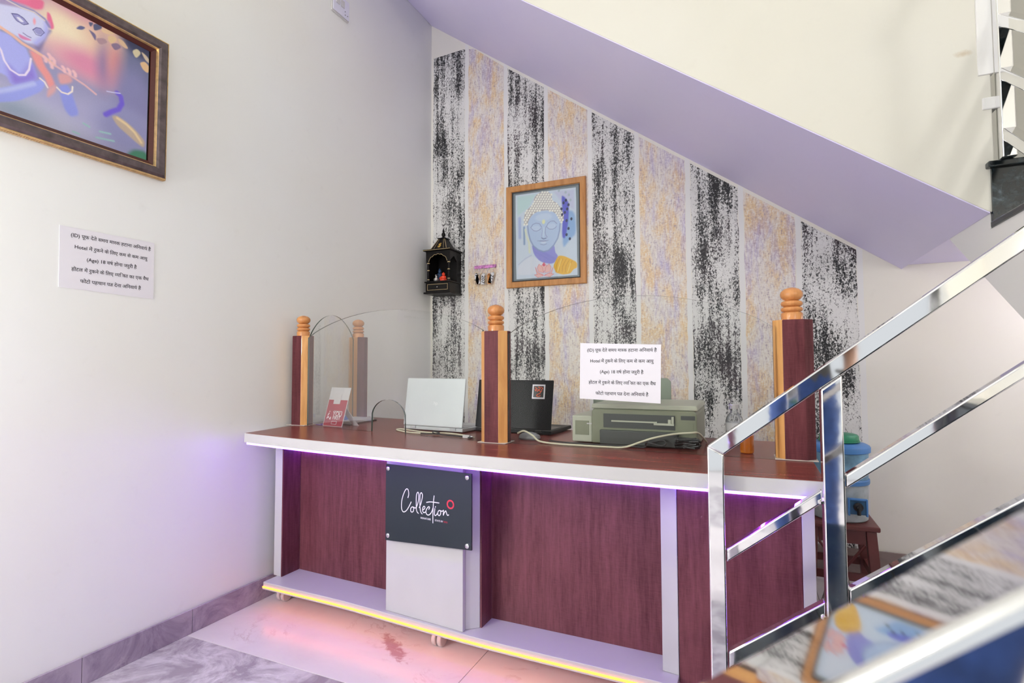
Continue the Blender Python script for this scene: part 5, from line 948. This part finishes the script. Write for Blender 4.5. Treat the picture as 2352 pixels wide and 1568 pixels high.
MB().lathe([(.106, 0), (.112, .006), (.116, .16), (.117, .165)], (jx, jy, ZS+.0005), 40).build('lower_body', jw, jg, smooth=True)
MB().lathe([(.121, .1655), (.123, .170), (.123, .184), (.120, .188)], (jx, jy, ZS+.0005), 40).build('band', jd, jg, smooth=True)
MB().lathe([(.116, .1885), (.117, .20), (.120, .300), (.120, .305)], (jx, jy, ZS+.0005), 40).build('upper_body', jb, jg, smooth=True)
MB().lathe([(.122, .3055), (.129, .309), (.130, .330), (.126, .337), (.112, .345), (.060, .350), (.058, .346)], (jx, jy, ZS+.0005), 40).build('rim', jd, jg, smooth=True)
MB().box(2.492, 2.560, jy-.126, jy-.108, ZS+.045, ZS+.112).build('tap_recess', mat('dark_blue_plastic', (.03, .12, .25), .4), jg, bev=.004)
rc = [(2.488, 2.496, .040, .116), (2.556, 2.564, .040, .116), (2.496, 2.556, .108, .116)]
g = MB()
for a, b, z0, z1 in rc: g.box(a, b, jy-.131, jy-.112, ZS+z0, ZS+z1)
g.build('tap_surround', jd, jg, bev=.002)
MB().lathe([(.017, 0), (.019, .006), (.019, .016), (.010, .020), (.008, .026)], (0, 0, 0), 18).xform(Matrix.Translation((2.526, jy-.1262, ZS+.082)) @ Matrix.Rotation(math.pi/2, 4, 'X')).build('tap', M['black_pl'], jg, smooth=True)
MB().tube([(2.526, jy-.146, ZS+.080), (2.526, jy-.150, ZS+.060), (2.526, jy-.150, ZS+.050)], .008, 10).build('spout', M['black_pl'], jg, smooth=True)
gm = mat('green_plastic', (.03, .27, .14), .4, var=.12)
gb = thing('green_bowl', 'upturned green plastic lid bowl on top of the blue water jug', 'bowl', (2.48, -.35, ZS+.351))
MB().lathe([(.080, 0), (.082, .004), (.081, .026), (.076, .034), (.066, .037), (.001, .038)], (jx+.004, jy, ZS+.3510), 36).build('shell', gm, gb, smooth=True)
MB().lathe([(.083, .0002), (.086, .002), (.086, .006), (.083, .007)], (jx+.004, jy, ZS+.3510), 36).build('lip', gm, gb, smooth=True)
# broom leaning behind the post
br = thing('broom', 'stick broom with a red cap standing in front of the brown stool', 'broom', (2.44, -.60, 0))
MB().lathe([(.012, .298), (.026, .302), (.034, .318), (.033, .332), (.022, .345), (.018, .360), (.020, .368), (.008, .374)], (2.430, -.58, 0), 18).build('red_cap', mat('red_plastic', (.72, .03, .02), .35), br, smooth=True)
MB().lathe([(.017, .24), (.019, .25), (.018, .297)], (2.430, -.58, 0), 16).build('binding', M['black_pl'], br, smooth=True)
bm_ = mat('dry_broom_sticks', (.20, .17, .16), .8, var=.4, vscale=40); g = MB(); rs = random.Random(2)
for k in range(46):
    a = rs.uniform(-1, 1); b = rs.uniform(-1, 1)
    g.tube([(2.430+a*.012, -.58+b*.012, .25), (2.43+a*.05, -.58+b*.03, .12), (2.43+a*.085+rs.uniform(-.006, .006), -.58+b*.055, .002)], .0022, 5)
bo = g.build('bristles', bm_, br); bo['kind'] = 'stuff'
MB().tube([(2.40, -.585, .02), (2.425, -.56, .44)], .006, 8).build('stick', mat('bamboo_stick', (.30, .20, .10), .6), br)

# ------------------------------------------------------------------ the photographer, out of frame, seen only as a reflection in steel and glass
ph = thing('person', 'person in blue jeans and charcoal shirt standing behind the viewer, mirrored in the steel', 'person', (2.37, -3.78, 0))
def skinned(name, joints, edges, root, mats, pick, parent, sub=2):
    me = bpy.data.meshes.new(name); me.from_pydata([j[0] for j in joints], edges, []); ob = bpy.data.objects.new(name, me); COL.objects.link(ob)
    ob.modifiers.new('skin', 'SKIN'); ob.modifiers.new('sub', 'SUBSURF').levels = sub; ob.modifiers['sub'].render_levels = sub
    if not me.skin_vertices: bm = bmesh.new(); bm.from_mesh(me); bm.verts.layers.skin.verify(); bm.to_mesh(me); bm.free()
    for i, j in enumerate(joints):
        sv = me.skin_vertices[0].data[i]; sv.radius = (j[1], j[2] if len(j) > 2 else j[1]); sv.use_root = (i == root)
    bpy.context.view_layer.update(); dg = bpy.context.evaluated_depsgraph_get()
    m2 = bpy.data.meshes.new_from_object(ob.evaluated_get(dg)); bpy.data.objects.remove(ob)
    for m in mats: m2.materials.append(m)
    for p in m2.polygons: p.use_smooth = True; p.material_index = pick(p.center)
    o2 = bpy.data.objects.new(name, m2); COL.objects.link(o2); o2.parent = parent; return o2
J = [((0, 0, .95), .135, .105), ((0, .005, 1.12), .130, .100), ((0, .0, 1.30), .150, .105), ((0, -.01, 1.43), .085, .075), ((0, .0, 1.50), .052, .052), ((0, .015, 1.575), .070, .080), ((0, .015, 1.66), .075, .092), ((0, .005, 1.735), .050, .062)]
E_ = [(0, 1), (1, 2), (2, 3), (3, 4), (4, 5), (5, 6), (6, 7)]
for s in (-1, 1):
    b = len(J); J += [((s*.095, 0, .86), .092, .095), ((s*.105, .015, .50), .060, .064), ((s*.108, -.01, .27), .054, .058), ((s*.110, -.025, .085), .040, .042), ((s*.118, .06, .045), .040, .034), ((s*.125, .145, .034), .034, .024)]
    E_ += [(0, b), (b, b+1), (b+1, b+2), (b+2, b+3), (b+3, b+4), (b+4, b+5)]
    a = len(J); J += [((s*.175, -.005, 1.41), .062, .062), ((s*.245, -.05, 1.14), .042, .042), ((s*.205, .17, 1.03), .028, .026), ((s*.185, .235, 1.035), .034, .016)]
    E_ += [(3, a), (a, a+1), (a+1, a+2), (a+2, a+3)]
    for k, (dx, ln) in enumerate(((-.026, .062), (-.009, .074), (.009, .070), (.026, .054))):
        f = len(J); x = s*.185 + dx
        J += [((x, .275, 1.040), .0095), ((x, .275+ln*.5, 1.030), .0088), ((x, .275+ln*.85, 1.008), .0075)]; E_ += [(a+3, f), (f, f+1), (f+1, f+2)]
    f = len(J); J += [((s*.150, .235, 1.045), .0105), ((s*.135, .268, 1.050), .0095), ((s*.132, .292, 1.046), .008)]; E_ += [(a+3, f), (f, f+1), (f+1, f+2)]
skin = mat('brown_skin', (.30, .15, .09), .5); denim = mat('blue_denim', (.035, .085, .27), .8, var=.35, vscale=30); shirt = mat('charcoal_cloth', (.10, .10, .095), .8, var=.2); shoe = mat('black_shoe', (.02, .02, .02), .4)
def pick(c):
    if c.z < .075: return 3
    if c.z < 1.0 and abs(c.y) < .16 and not (abs(c.x) > .17 and c.z > .9): return 1
    if c.z > 1.475: return 0
    if c.z > 1.0 and (abs(c.x) < .17 or c.z > 1.22): return 2
    return 0
body = skinned('body', J, E_, 0, [skin, denim, shirt, shoe], pick, ph)
hm = mat('black_hair', (.008, .007, .007), .5)
MB().lathe([(.090, -.045), (.098, .0), (.098, .04), (.086, .075), (.055, .100), (.012, .110), (.001, .111)], (2.37, -3.785, 1.675), 24, sx=.93, sy=1.1).build('hair', hm, ph, smooth=True)
for s in (-1, 1):
    MB().lathe([(.001, -.008), (.006, -.006), (.008, 0), (.006, .006), (.001, .008)], (2.37+s*.030, -3.78+.092, 1.640), 12).build('eye', M['black_pl'], ph, smooth=True)
    MB().lathe([(.002, -.030), (.010, -.022), (.014, 0), (.013, .016), (.003, .028)], (2.37+s*.083, -3.775, 1.630), 10, sx=.6).build('ear', skin, ph, smooth=True)
MB().tube([(2.37, -3.78+.096, 1.635), (2.37, -3.78+.108, 1.606), (2.37, -3.78+.100, 1.592)], [.006, .012, .007], 8).build('nose', skin, ph, smooth=True)
MB().tube([(2.347, -3.78+.084, 1.562), (2.37, -3.78+.092, 1.560), (2.393, -3.78+.084, 1.562)], .005, 8).build('mouth', mat('lips', (.22, .08, .07), .5), ph, smooth=True)
